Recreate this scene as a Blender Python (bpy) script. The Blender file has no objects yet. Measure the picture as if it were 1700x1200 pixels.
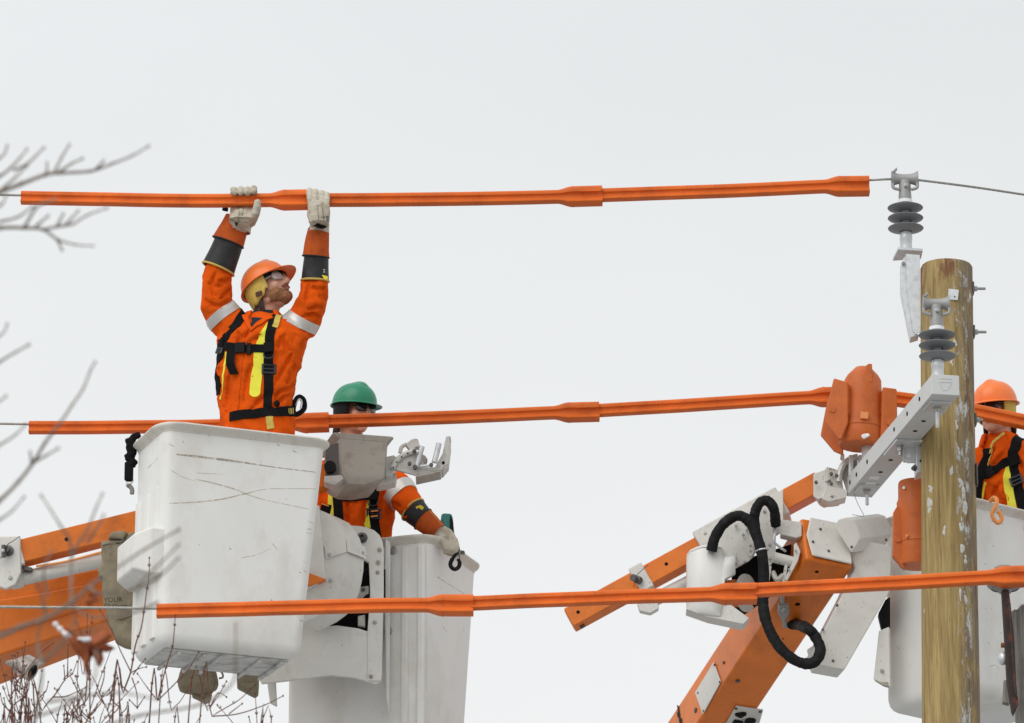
import bpy, bmesh, math, random
from mathutils import Vector, Matrix, noise
from mathutils.bvhtree import BVHTree
V = Vector
rad = math.radians
scene = bpy.context.scene
col = scene.collection

# ------------------------------------------------------------------ camera
PITCH = rad(18.0)
FPX = 9444.0                       # focal length in pixels of the 1700 px wide photograph (200 mm lens)
CAM = V((0.0, 0.0, 1.7))
cam_data = bpy.data.cameras.new('camera')
cam_data.sensor_width = 36.0
cam_data.lens = 36.0 * FPX / 1700.0
cam_data.clip_start = 0.1
cam_data.clip_end = 5000.0
cam_data.dof.use_dof = True
cam_data.dof.focus_distance = 27.4
cam_data.dof.aperture_fstop = 7.1
cam = bpy.data.objects.new('camera', cam_data)
cam.location = CAM
cam.rotation_euler = (rad(90) + PITCH, 0, 0)
col.objects.link(cam)
scene.camera = cam

# ------------------------------------------------------------------ world: overcast winter sky
world = bpy.data.worlds.new('World')
scene.world = world
world.use_nodes = True
wn = world.node_tree
for n in list(wn.nodes):
    wn.nodes.remove(n)
w_out = wn.nodes.new('ShaderNodeOutputWorld')
w_tc = wn.nodes.new('ShaderNodeTexCoord')
w_sky = wn.nodes.new('ShaderNodeTexSky')
w_sky.sky_type = 'NISHITA'
w_sky.sun_disc = False
w_sky.sun_elevation = rad(44)
w_sky.sun_rotation = rad(212)
w_bg1 = wn.nodes.new('ShaderNodeBackground')
w_bg1.inputs['Strength'].default_value = 0.05
wn.links.new(w_sky.outputs['Color'], w_bg1.inputs['Color'])
w_map = wn.nodes.new('ShaderNodeMapping')
w_map.inputs['Scale'].default_value = (2.2, 2.2, 4.5)
wn.links.new(w_tc.outputs['Generated'], w_map.inputs['Vector'])
w_noise = wn.nodes.new('ShaderNodeTexNoise')
w_noise.inputs['Scale'].default_value = 1.6
w_noise.inputs['Detail'].default_value = 4
wn.links.new(w_map.outputs['Vector'], w_noise.inputs['Vector'])
w_sep = wn.nodes.new('ShaderNodeSeparateXYZ')
wn.links.new(w_tc.outputs['Generated'], w_sep.inputs['Vector'])
w_grad = wn.nodes.new('ShaderNodeValToRGB')      # cloud layer: pale towards the horizon, a little greyer overhead
w_grad.color_ramp.elements[0].position = 0.22
w_grad.color_ramp.elements[0].color = (0.90, 0.91, 0.91, 1)
w_grad.color_ramp.elements[1].position = 0.43
w_grad.color_ramp.elements[1].color = (0.79, 0.815, 0.83, 1)
wn.links.new(w_sep.outputs['Z'], w_grad.inputs['Fac'])
w_mul = wn.nodes.new('ShaderNodeMixRGB')
w_mul.blend_type = 'MULTIPLY'
w_mul.inputs['Fac'].default_value = 1.0
w_nr = wn.nodes.new('ShaderNodeMapRange')
w_nr.inputs['From Min'].default_value = 0.3
w_nr.inputs['From Max'].default_value = 0.7
w_nr.inputs['To Min'].default_value = 0.94
w_nr.inputs['To Max'].default_value = 1.02
wn.links.new(w_noise.outputs['Fac'], w_nr.inputs['Value'])
wn.links.new(w_grad.outputs['Color'], w_mul.inputs['Color1'])
wn.links.new(w_nr.outputs['Result'], w_mul.inputs['Color2'])
w_bg2 = wn.nodes.new('ShaderNodeBackground')
w_bg2.inputs['Strength'].default_value = 1.02
wn.links.new(w_mul.outputs['Color'], w_bg2.inputs['Color'])
w_mix = wn.nodes.new('ShaderNodeMixShader')
w_mix.inputs['Fac'].default_value = 0.95
wn.links.new(w_bg1.outputs['Background'], w_mix.inputs[1])
wn.links.new(w_bg2.outputs['Background'], w_mix.inputs[2])
wn.links.new(w_mix.outputs['Shader'], w_out.inputs['Surface'])

# ------------------------------------------------------------------ sun behind the cloud, over the photographer's left shoulder
sun_data = bpy.data.lights.new('sun', 'SUN')
sun_data.energy = 1.5
sun_data.angle = rad(50)
sun_data.color = (1.0, 0.975, 0.94)
sun = bpy.data.objects.new('sun', sun_data)
sun.rotation_euler = V((-0.45, -0.60, 0.72)).to_track_quat('Z', 'Y').to_euler()
sun.location = (-15, -20, 40)
col.objects.link(sun)

scene.view_settings.view_transform = 'Standard'
scene.view_settings.look = 'None'
scene.view_settings.exposure = 0.02
scene.view_settings.gamma = 1.0
scene.render.engine = 'CYCLES'

# ------------------------------------------------------------------ measuring helpers (a pixel of the photograph + a real distance -> a point)
FWD = V((0, math.cos(PITCH), math.sin(PITCH)))
UPV = V((0, -math.sin(PITCH), math.cos(PITCH)))
RT = V((1, 0, 0))
def ray(x, y): return FWD + RT * ((x - 850.0) / FPX) + UPV * ((600.0 - y) / FPX)
def P(x, y, Y):
    r = ray(x, y); return CAM + r * (Y / r.y)
def PZ(x, y, Z):
    r = ray(x, y); return CAM + r * ((Z - CAM.z) / r.z)
def PP(x, y, o, n):
    r = ray(x, y); return CAM + r * ((o - CAM).dot(n) / r.dot(n))
def scale_at(p): return FPX / (p - CAM).dot(FWD)     # pixels per metre there
def trihedral(D, C, A, W, Y):
    """A box corner nearest the viewer and its three edges as seen: solve the depths that make them square."""
    d = P(D[0], D[1], Y); s = scale_at(d)
    e = [(q[0] - D[0], q[1] - D[1]) for q in (C, A, W)]
    dot = lambda p, q: -(p[0] * q[0] + p[1] * q[1])
    ab, ac, bc = dot(e[0], e[1]), dot(e[0], e[2]), dot(e[1], e[2])
    a = math.sqrt(abs(ab * ac / bc)); b = abs(ab) / a; c = abs(ac) / a
    return [d] + [RT * (q[0] / s) - UPV * (q[1] / s) + FWD * (k / s) for q, k in zip(e, (a, b, c))]
def catmull(pts, n=6):
    pts = [V(p) for p in pts]
    if len(pts) < 3:
        return [pts[0].lerp(pts[-1], i / n) for i in range(n + 1)]
    q = [pts[0] * 2 - pts[1]] + pts + [pts[-1] * 2 - pts[-2]]
    out = []
    for i in range(1, len(q) - 2):
        p0, p1, p2, p3 = q[i - 1:i + 3]
        for k in range(n):
            t = k / n
            out.append(0.5 * ((2 * p1) + (p2 - p0) * t + (2 * p0 - 5 * p1 + 4 * p2 - p3) * t * t + (3 * p1 - p0 - 3 * p2 + p3) * t ** 3))
    out.append(pts[-1])
    return out
def lerp(a, b, t): return a + (b - a) * t
def smooth(t): t = max(0.0, min(1.0, t)); return t * t * (3 - 2 * t)

# ------------------------------------------------------------------ materials
MATS = {}
def mk(name, c, rough=0.5, metal=0.0, var=0.12, vscale=5.0, bump=0.0, bscale=80.0, dirt=None, damt=0.4, dscale=9.0, dlo=0.52, dhi=0.7, stretch=(1, 1, 1), coat=0.0, spec=0.4, rand=0.0, speck=None, spscale=90.0, splo=0.68):
    m = bpy.data.materials.new(name); m.use_nodes = True
    nt = m.node_tree; bs = nt.nodes['Principled BSDF']; L = nt.links.new
    tc = nt.nodes.new('ShaderNodeTexCoord'); mp = nt.nodes.new('ShaderNodeMapping')
    mp.inputs['Scale'].default_value = stretch
    L(tc.outputs['Object'], mp.inputs['Vector'])
    def nz(sc, det=4, rg=0.6):
        n = nt.nodes.new('ShaderNodeTexNoise'); n.inputs['Scale'].default_value = sc
        n.inputs['Detail'].default_value = det; n.inputs['Roughness'].default_value = rg
        L(mp.outputs['Vector'], n.inputs['Vector']); return n
    n1 = nz(vscale)
    mr = nt.nodes.new('ShaderNodeMapRange'); mr.inputs['From Min'].default_value = 0.3; mr.inputs['From Max'].default_value = 0.7
    mr.inputs['To Min'].default_value = 1 - var; mr.inputs['To Max'].default_value = 1 + var * 0.6
    L(n1.outputs['Fac'], mr.inputs['Value'])
    mul = nt.nodes.new('ShaderNodeMixRGB'); mul.blend_type = 'MULTIPLY'; mul.inputs['Fac'].default_value = 1
    mul.inputs['Color1'].default_value = (*c, 1); L(mr.outputs['Result'], mul.inputs['Color2'])
    out = mul.outputs['Color']
    def over(socket, c2, n, lo, hi, amt):
        r = nt.nodes.new('ShaderNodeMapRange'); r.inputs['From Min'].default_value = lo; r.inputs['From Max'].default_value = hi
        r.inputs['To Max'].default_value = amt; L(n.outputs['Fac'], r.inputs['Value'])
        x = nt.nodes.new('ShaderNodeMixRGB'); L(r.outputs['Result'], x.inputs['Fac']); L(socket, x.inputs['Color1'])
        x.inputs['Color2'].default_value = (*c2, 1); return x.outputs['Color']
    if rand:
        oi = nt.nodes.new('ShaderNodeObjectInfo'); r2 = nt.nodes.new('ShaderNodeMapRange'); r2.inputs['To Min'].default_value = 1 - rand; r2.inputs['To Max'].default_value = 1 + rand
        L(oi.outputs['Random'], r2.inputs['Value']); x2 = nt.nodes.new('ShaderNodeMixRGB'); x2.blend_type = 'MULTIPLY'; x2.inputs['Fac'].default_value = 1; L(out, x2.inputs['Color1']); L(r2.outputs['Result'], x2.inputs['Color2']); out = x2.outputs['Color']
    if dirt: out = over(out, dirt, nz(dscale, 8, 0.7), dlo, dhi, damt)
    if speck: out = over(out, speck, nz(spscale, 3, 0.5), splo, splo + 0.06, 0.75)
    L(out, bs.inputs['Base Color'])
    rr = nt.nodes.new('ShaderNodeMapRange'); rr.inputs['To Min'].default_value = max(0.03, rough - 0.12); rr.inputs['To Max'].default_value = min(1, rough + 0.12)
    L(n1.outputs['Fac'], rr.inputs['Value']); L(rr.outputs['Result'], bs.inputs['Roughness'])
    bs.inputs['Metallic'].default_value = metal
    bs.inputs['Coat Weight'].default_value = coat
    bs.inputs['Specular IOR Level'].default_value = spec
    if bump:
        n3 = nz(bscale, 5, 0.65); b = nt.nodes.new('ShaderNodeBump'); b.inputs['Strength'].default_value = bump
        b.inputs['Distance'].default_value = 0.01; L(n3.outputs['Fac'], b.inputs['Height']); L(b.outputs['Normal'], bs.inputs['Normal'])
    MATS[name] = m
    return m
mk('hose_orange', (0.77, 0.158, 0.025), 0.55, spec=0.2, rand=0.09, var=0.16, vscale=4, bump=0.1, bscale=150, dirt=(0.36, 0.07, 0.022), damt=0.5, dscale=7, dlo=0.5, dhi=0.72, speck=(0.2, 0.05, 0.03), spscale=60, splo=0.72)
mk('hood_orange', (0.60, 0.142, 0.032), 0.5, spec=0.3, var=0.14, vscale=8, bump=0.12, bscale=140, dirt=(0.3, 0.07, 0.03), damt=0.35, dscale=14)
mk('fleece_orange', (0.80, 0.105, 0.006), 0.95, spec=0.08, var=0.2, vscale=7, bump=0.45, bscale=150, dirt=(0.34, 0.05, 0.008), damt=0.45, dscale=6, dlo=0.52, dhi=0.74)
mk('helmet_orange', (0.95, 0.225, 0.05), 0.38, var=0.05, coat=0.1, spec=0.35, dirt=(0.5, 0.12, 0.05), damt=0.2, dscale=18)
mk('helmet_green', (0.022, 0.235, 0.125), 0.36, var=0.06, coat=0.1, spec=0.35, dirt=(0.28, 0.36, 0.32), damt=0.3, dscale=14, dlo=0.58)
mk('boom_orange', (0.80, 0.20, 0.022), 0.42, spec=0.3, var=0.22, vscale=2.5, coat=0.12, dirt=(0.22, 0.05, 0.014), damt=0.55, dscale=4.5, dlo=0.5, dhi=0.75, bump=0.05, bscale=12, speck=(0.07, 0.03, 0.02), spscale=45, splo=0.72)
mk('white_shell', (0.79, 0.785, 0.755), 0.42, var=0.06, vscale=2.2, spec=0.3, coat=0.05, dirt=(0.53, 0.475, 0.39), damt=0.55, dscale=3.2, dlo=0.48, dhi=0.74, stretch=(1, 1, 0.6), speck=(0.16, 0.13, 0.10), spscale=34, splo=0.735, bump=0.04, bscale=14)
mk('white_rim', (0.70, 0.675, 0.61), 0.45, var=0.06, vscale=5, dirt=(0.40, 0.34, 0.26), damt=0.4, dscale=14, dlo=0.5, speck=(0.13, 0.10, 0.07), spscale=50, splo=0.70)
mk('white_metal', (0.70, 0.685, 0.64), 0.45, spec=0.3, var=0.09, vscale=6, dirt=(0.34, 0.30, 0.24), damt=0.4, dscale=11, dlo=0.54, dhi=0.76, speck=(0.10, 0.08, 0.06), spscale=70, splo=0.69, bump=0.05, bscale=40)
mk('chipped_white', (0.66, 0.64, 0.59), 0.5, var=0.1, dirt=(0.07, 0.05, 0.04), damt=0.9, dscale=20, dlo=0.58, dhi=0.63, bump=0.1, bscale=40)
mk('grime_floor', (0.66, 0.65, 0.63), 0.6, spec=0.2, var=0.15, vscale=18, dirt=(0.33, 0.315, 0.295), damt=0.75, dscale=13, dlo=0.46, dhi=0.6, stretch=(0.5, 1.3, 1))
mk('tray_grey', (0.40, 0.37, 0.32), 0.5, var=0.1, dirt=(0.20, 0.155, 0.11), damt=0.7, dscale=10, dlo=0.5)
mk('cast_alloy', (0.55, 0.53, 0.49), 0.45, metal=0.35, var=0.12, dirt=(0.16, 0.13, 0.10), damt=0.5, dscale=16, bump=0.1, bscale=70)
mk('galvanised', (0.66, 0.68, 0.69), 0.42, metal=0.45, var=0.16, vscale=22, bump=0.06, bscale=60, dirt=(0.42, 0.43, 0.43), damt=0.5, dscale=18)
mk('fibre_arm', (0.60, 0.61, 0.60), 0.5, var=0.06, dirt=(0.42, 0.42, 0.4), damt=0.3, dscale=8)
mk('cast_grey', (0.36, 0.36, 0.35), 0.55, metal=0.3, var=0.12, bump=0.1, bscale=90)
mk('silicone_grey', (0.215, 0.225, 0.235), 0.5, var=0.08)
mk('silicone_core', (0.26, 0.31, 0.34), 0.5, var=0.08)
mk('steel_dark', (0.12, 0.115, 0.11), 0.45, metal=0.6, var=0.2)
mk('steel_bolt', (0.42, 0.42, 0.41), 0.4, metal=0.7, var=0.2)
mk('rust_iron', (0.045, 0.03, 0.026), 0.75, var=0.3, vscale=14, dirt=(0.22, 0.055, 0.02), damt=0.85, dscale=7, dlo=0.52, dhi=0.62, bump=0.3, bscale=60)
mk('rust_bolt', (0.25, 0.09, 0.04), 0.8, var=0.3)
mk('webbing_black', (0.009, 0.009, 0.010), 0.85, spec=0.12, var=0.3, vscale=30, bump=0.3, bscale=300)
mk('buckle', (0.045, 0.048, 0.055), 0.35, metal=0.5, var=0.15)
mk('rubber_black', (0.009, 0.009, 0.010), 0.7, spec=0.2, var=0.25, vscale=14, bump=0.15, bscale=60, dirt=(0.06, 0.055, 0.05), damt=0.4, dscale=16)
mk('glove_rubber', (0.026, 0.026, 0.028), 0.55, spec=0.3, var=0.2, vscale=16, dirt=(0.09, 0.08, 0.07), damt=0.35)
mk('glove_leather', (0.56, 0.51, 0.42), 0.8, var=0.18, vscale=24, dirt=(0.26, 0.19, 0.10), damt=0.75, dscale=16, dlo=0.48, dhi=0.66, spec=0.15, bump=0.3, bscale=110)
mk('gauntlet_leather', (0.52, 0.098, 0.020), 0.8, spec=0.12, var=0.2, vscale=16, dirt=(0.22, 0.05, 0.02), damt=0.5, dscale=14, bump=0.25, bscale=150)
mk('rim_yellow', (0.62, 0.42, 0.10), 0.6, var=0.15)
mk('hivis_yellow', (0.84, 0.80, 0.07), 0.7, spec=0.2, var=0.06)
mk('label_yellow', (0.80, 0.62, 0.03), 0.6, var=0.05)
mk('tape_yellow', (0.62, 0.47, 0.10), 0.8, var=0.2, vscale=60)
mk('liner_yellow', (0.66, 0.47, 0.10), 0.85, var=0.18, vscale=30, bump=0.3, bscale=140, dirt=(0.5, 0.3, 0.1), damt=0.4)
mk('reflective', (0.60, 0.59, 0.56), 0.38, metal=0.25, var=0.06)
mk('collar_dark', (0.028, 0.034, 0.044), 0.95, spec=0.1, var=0.2, bump=0.3, bscale=120)
mk('skin', (0.64, 0.345, 0.245), 0.55, var=0.1, vscale=30, dirt=(0.6, 0.22, 0.16), damt=0.4, dscale=14)
mk('beard', (0.33, 0.145, 0.068), 0.85, var=0.35, vscale=60, bump=0.6, bscale=200)
mk('hair_dark', (0.06, 0.03, 0.02), 0.8, var=0.3, vscale=60, bump=0.6, bscale=200)
mk('lip', (0.46, 0.22, 0.17), 0.5, var=0.1)
mk('eye_white', (0.75, 0.72, 0.68), 0.25, var=0.02)
mk('eye_iris', (0.03, 0.025, 0.02), 0.2, var=0.02)
mk('lens_dark', (0.012, 0.011, 0.012), 0.12, var=0.02, coat=0.5)
mk('canvas', (0.27, 0.23, 0.155), 0.9, var=0.18, vscale=14, bump=0.4, bscale=150, dirt=(0.08, 0.065, 0.045), damt=0.5, dscale=10, dlo=0.5)
mk('canvas_print', (0.085, 0.072, 0.05), 0.9, var=0.3)
mk('tool_teal', (0.045, 0.22, 0.21), 0.45, var=0.08)
mk('hook_orange', (0.85, 0.33, 0.09), 0.45, var=0.1)
mk('scuff', (0.50, 0.43, 0.35), 0.8, var=0.3, vscale=90)
mk('scuff_tan', (0.66, 0.58, 0.46), 0.8, var=0.3, vscale=90)
mk('bark_grey', (0.25, 0.205, 0.165), 0.85, var=0.3, vscale=40, bump=0.3, bscale=160)
mk('twig_red', (0.15, 0.062, 0.042), 0.75, spec=0.2, var=0.35, vscale=20, dirt=(0.24, 0.19, 0.14), damt=0.5, dscale=30)
mk('bud', (0.10, 0.04, 0.035), 0.7, var=0.2)
mk('leaf_brown', (0.34, 0.085, 0.025), 0.75, var=0.3, vscale=20)
mk('frost', (0.58, 0.57, 0.53), 0.9, var=0.15, vscale=40, spec=0.1)
mk('snow', (0.86, 0.87, 0.89), 0.7, var=0.03, bump=0.2, bscale=60)
mk('old_wood', (0.27, 0.25, 0.225), 0.9, var=0.35, vscale=10, bump=0.6, bscale=40, stretch=(6, 6, 0.6), dirt=(0.09, 0.075, 0.06), damt=0.7, dscale=7, dlo=0.5, dhi=0.62)
mk('wire_alu', (0.40, 0.39, 0.36), 0.5, metal=0.6, var=0.2, vscale=40)
mk('dark_inside', (0.010, 0.009, 0.009), 0.9, spec=0.1, var=0.2)
mk('print_black', (0.02, 0.02, 0.022), 0.8, var=0.1)
mk('sticker', (0.78, 0.30, 0.10), 0.5, var=0.05)

def fade(name, lo=0.05, hi=0.75, sc=55):
    """rubbed-on marks: patchy cover that lets the shell show through"""
    m = MATS[name]; nt = m.node_tree; bs = nt.nodes['Principled BSDF']
    tc = nt.nodes.new('ShaderNodeTexCoord'); n = nt.nodes.new('ShaderNodeTexNoise'); n.inputs['Scale'].default_value = sc; n.inputs['Detail'].default_value = 6
    r = nt.nodes.new('ShaderNodeMapRange'); r.inputs['From Min'].default_value = 0.4; r.inputs['From Max'].default_value = 0.62; r.inputs['To Min'].default_value = lo; r.inputs['To Max'].default_value = hi
    nt.links.new(tc.outputs['Object'], n.inputs['Vector']); nt.links.new(n.outputs['Fac'], r.inputs['Value']); nt.links.new(r.outputs['Result'], bs.inputs['Alpha'])
fade('scuff', 0.1, 0.65, 38); fade('scuff_tan', 0.15, 0.8, 38)
def glass_mat():
    m = bpy.data.materials.new('lens_clear'); m.use_nodes = True
    bs = m.node_tree.nodes['Principled BSDF']
    bs.inputs['Base Color'].default_value = (0.9, 0.93, 0.95, 1); bs.inputs['Roughness'].default_value = 0.05
    bs.inputs['Alpha'].default_value = 0.35; bs.inputs['Coat Weight'].default_value = 1.0
    MATS['lens_clear'] = m
glass_mat()

def pole_mat():
    """Treated pine: yellow-brown grain, red-brown stains near the top, a flaking grey side with white rime."""
    m = bpy.data.materials.new('pole_wood'); m.use_nodes = True
    nt = m.node_tree; bs = nt.nodes['Principled BSDF']; L = nt.links.new
    tc = nt.nodes.new('ShaderNodeTexCoord')
    def nz(sc, stretch, det=5, rg=0.6):
        mp = nt.nodes.new('ShaderNodeMapping'); mp.inputs['Scale'].default_value = stretch
        L(tc.outputs['Object'], mp.inputs['Vector'])
        n = nt.nodes.new('ShaderNodeTexNoise'); n.inputs['Scale'].default_value = sc; n.inputs['Detail'].default_value = det
        n.inputs['Roughness'].default_value = rg; L(mp.outputs['Vector'], n.inputs['Vector']); return n.outputs['Fac']
    def ramp(s, lo, hi, a=0.0, b=1.0):
        r = nt.nodes.new('ShaderNodeMapRange'); r.inputs['From Min'].default_value = lo; r.inputs['From Max'].default_value = hi
        r.inputs['To Min'].default_value = a; r.inputs['To Max'].default_value = b; L(s, r.inputs['Value']); return r.outputs['Result']
    def mix(f, a, b):
        x = nt.nodes.new('ShaderNodeMixRGB')
        if isinstance(f, float): x.inputs['Fac'].default_value = f
        else: L(f, x.inputs['Fac'])
        for k, q in (('Color1', a), ('Color2', b)):
            if isinstance(q, tuple): x.inputs[k].default_value = (*q, 1)
            else: L(q, x.inputs[k])
        return x.outputs['Color']
    def mth(op, a, b):
        x = nt.nodes.new('ShaderNodeMath'); x.operation = op; x.use_clamp = op != 'SUBTRACT'
        for i, q in enumerate((a, b)):
            if isinstance(q, float): x.inputs[i].default_value = q
            else: L(q, x.inputs[i])
        return x.outputs['Value']
    def mth2(a, k):
        x = nt.nodes.new('ShaderNodeMath'); x.operation = 'MULTIPLY'; L(a, x.inputs[0]); x.inputs[1].default_value = k; return x.outputs['Value']
    sep = nt.nodes.new('ShaderNodeSeparateXYZ'); L(tc.outputs['Object'], sep.inputs['Vector'])
    grain = nz(8, (7, 7, 0.35), 8, 0.7)
    c = mix(ramp(grain, 0.36, 0.66), (0.23, 0.155, 0.055), (0.47, 0.345, 0.145))
    c = mix(ramp(nz(3, (1, 1, 0.5)), 0.5, 0.72, 0, 0.5), c, (0.27, 0.20, 0.085))
    top = ramp(sep.outputs['Z'], POLE_TOP_LOCAL - 0.42, POLE_TOP_LOCAL + 0.05)
    stain = mth('MULTIPLY', ramp(nz(6, (3, 3, 0.9), 6), 0.50, 0.60), top)
    c = mix(stain, c, (0.15, 0.045, 0.022))
    knot = ramp(nz(3.2, (1.6, 1.6, 0.7), 3), 0.66, 0.72, 0, 0.8)
    c = mix(knot, c, (0.13, 0.07, 0.035))
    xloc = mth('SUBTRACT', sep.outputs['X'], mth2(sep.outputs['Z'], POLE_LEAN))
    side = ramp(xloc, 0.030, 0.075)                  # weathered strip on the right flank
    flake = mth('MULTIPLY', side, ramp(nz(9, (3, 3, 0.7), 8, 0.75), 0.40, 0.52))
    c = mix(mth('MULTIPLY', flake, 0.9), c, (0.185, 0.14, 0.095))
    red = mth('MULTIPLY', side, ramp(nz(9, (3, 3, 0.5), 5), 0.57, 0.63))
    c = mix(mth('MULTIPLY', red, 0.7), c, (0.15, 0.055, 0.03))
    strip = mth('MULTIPLY', mth('MULTIPLY', ramp(xloc, 0.020, 0.04), ramp(xloc, 0.105, 0.085)), ramp(nz(11, (2.0, 2.0, 0.75), 7, 0.75), 0.53, 0.60))
    c = mix(strip, c, (0.55, 0.55, 0.53))
    wf = mth('MULTIPLY', ramp(nz(5.5, (1.6, 1.6, 0.8), 4), 0.71, 0.725), 0.85)
    c = mix(wf, c, (0.62, 0.63, 0.62))
    crack = ramp(nz(12, (9, 9, 0.22), 6, 0.7), 0.39, 0.32, 0, 0.8)
    c = mix(crack, c, (0.07, 0.045, 0.025))
    L(c, bs.inputs['Base Color']); bs.inputs['Roughness'].default_value = 0.85
    b = nt.nodes.new('ShaderNodeBump'); b.inputs['Strength'].default_value = 0.5; b.inputs['Distance'].default_value = 0.012
    L(mth('SUBTRACT', mth('ADD', mth('MULTIPLY', grain, 0.6), mth('MULTIPLY', strip, 0.5)), crack), b.inputs['Height']); L(b.outputs['Normal'], bs.inputs['Normal'])
    MATS['pole_wood'] = m

# ------------------------------------------------------------------ mesh builder and object helpers
class MB:
    def __init__(self): self.v = []; self.f = []
    def add(self, vs, fs):
        o = len(self.v); self.v += [V(p) for p in vs]; self.f += [[i + o for i in f] for f in fs]; return self
    def box(self, o, u, v, w):
        o = V(o)
        return self.add([o, o + u, o + u + v, o + v, o + w, o + u + w, o + u + v + w, o + v + w],
                        [[0, 3, 2, 1], [4, 5, 6, 7], [0, 1, 5, 4], [1, 2, 6, 5], [2, 3, 7, 6], [3, 0, 4, 7]])
    def cbox(self, c, u, v, w): return self.box(V(c) - (u + v + w) * 0.5, u, v, w)
    def loft(self, rings, cap0=True, cap1=True, closed=True):
        n = len(rings[0]); vs = [p for r in rings for p in r]; fs = []
        for i in range(len(rings) - 1):
            for j in range(n if closed else n - 1):
                k = (j + 1) % n
                fs.append([i * n + j, i * n + k, (i + 1) * n + k, (i + 1) * n + j])
        if cap0: fs.append(list(range(n))[::-1])
        if cap1: fs.append([(len(rings) - 1) * n + j for j in range(n)])
        return self.add(vs, fs)
    def prism(self, poly, ext):
        poly = [V(p) for p in poly]; return self.loft([poly, [p + ext for p in poly]])
    def beam(self, p0, p1, w, h, up=V((0, 0, 1))):
        p0, p1 = V(p0), V(p1); t = (p1 - p0).normalized(); s = t.cross(up).normalized(); n = s.cross(t)
        return self.box(p0 - s * w / 2 - n * h / 2, s * w, n * h, p1 - p0)
    def tube(self, pts, r, n=8, cap=True, up=None):
        pts = [V(p) for p in pts]; rs = r if isinstance(r, (list, tuple)) else [r] * len(pts)
        rings = []; ref = None
        for i, p in enumerate(pts):
            t = (pts[min(i + 1, len(pts) - 1)] - pts[max(i - 1, 0)]).normalized()
            if ref is None:
                ref = t.orthogonal().normalized() if up is None else V(up)
            b = t.cross(ref)
            b = b.normalized() if b.length > 1e-6 else t.orthogonal().normalized()
            ref = b.cross(t).normalized()
            rings.append([p + (ref * math.cos(a) + b * math.sin(a)) * rs[i] for a in [2 * math.pi * k / n for k in range(n)]])
        return self.loft(rings, cap, cap)
    def lathe(self, o, axis, prof, n=20, cap=True):
        o = V(o); axis = V(axis).normalized(); a = axis.orthogonal().normalized(); b = axis.cross(a)
        return self.loft([[o + axis * h + (a * math.cos(q) + b * math.sin(q)) * max(r, 1e-4) for q in [2 * math.pi * k / n for k in range(n)]] for r, h in prof], cap, cap)
    def ellipsoid(self, c, rx, ry, rz, M=None, n=14, m=10):
        c = V(c); rings = []
        for i in range(m + 1):
            ph = -math.pi / 2 + math.pi * i / m
            cr = max(math.cos(ph), 0.02)
            ring = []
            for k in range(n):
                a = 2 * math.pi * k / n
                q = V((rx * cr * math.cos(a), ry * cr * math.sin(a), rz * math.sin(ph)))
                ring.append(c + (M @ q if M else q))
            rings.append(ring)
        return self.loft(rings)
    def capsule(self, pr, n=14):
        """tapered limb through (point, radius) stations, with round ends"""
        pts = [V(p) for p, r in pr]; rs = [r for p, r in pr]
        self.tube(pts, rs, n)
        for p, r in pr: self.ellipsoid(p, r, r, r, n=12, m=8)
        return self
    def bolt(self, p, axis, r, h, n=6):
        return self.lathe(p, axis, [(r, -0.004), (r, h * 0.8), (r * 0.8, h)], n)
    def mesh(self, name='m'):
        me = bpy.data.meshes.new(name); me.from_pydata(self.v, [], self.f); return me
    def build(self, name, mat, parent=None, bevel=0.0, angle=35, seg=2, solid=0.0, smooth_shade=True):
        if not self.v: print('EMPTY', name); return None
        me = self.mesh(name)
        bm = bmesh.new(); bm.from_mesh(me); bmesh.ops.recalc_face_normals(bm, faces=bm.faces); bm.to_mesh(me); bm.free()
        return finish(name, me, mat, parent, bevel, angle, seg, solid, smooth_shade)

def origin_of(o):
    p = V((0, 0, 0))
    while o is not None: p += o.location; o = o.parent
    return p
def finish(name, me, mat, parent=None, bevel=0.0, angle=35, seg=2, solid=0.0, smooth_shade=True):
    if parent is not None: org = origin_of(parent)
    else:
        co = [v.co for v in me.vertices]
        org = V((sum(c.x for c in co) / len(co), sum(c.y for c in co) / len(co), min(c.z for c in co)))
    me.transform(Matrix.Translation(-org))
    if smooth_shade:
        me.polygons.foreach_set('use_smooth', [True] * len(me.polygons)); me.set_sharp_from_angle(angle=rad(angle))
    ms = mat if isinstance(mat, (list, tuple)) else [mat]
    for k in ms: me.materials.append(MATS[k])
    o = bpy.data.objects.new(name, me); col.objects.link(o)
    if parent is not None: o.parent = parent
    else: o.location = org
    if solid:
        s = o.modifiers.new('solid', 'SOLIDIFY'); s.thickness = solid; s.offset = -1
    if bevel:
        b = o.modifiers.new('bevel', 'BEVEL'); b.width = bevel; b.segments = seg; b.limit_method = 'ANGLE'; b.angle_limit = rad(30)
        b.harden_normals = True
    return o
def tag(o, label, cat, group=None, kind=None):
    o['label'] = label; o['category'] = cat
    if group: o['group'] = group
    if kind: o['kind'] = kind
    return o
def thing(name, loc, label, cat, group=None):
    o = bpy.data.objects.new(name, None); col.objects.link(o); o.location = loc; o.empty_display_size = 0.1
    return tag(o, label, cat, group)
def slab(poly, Y, thick, yaw=0.0, Yref=None):
    """outline measured on an upright plane at distance Y (turned by yaw), given a real thickness going away from the viewer"""
    n = V((math.sin(yaw), -math.cos(yaw), 0)); r = Yref or poly[0]; o = P(r[0], r[1], Y)
    return [PP(x, y, o, n) for x, y in poly], -n * thick
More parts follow.
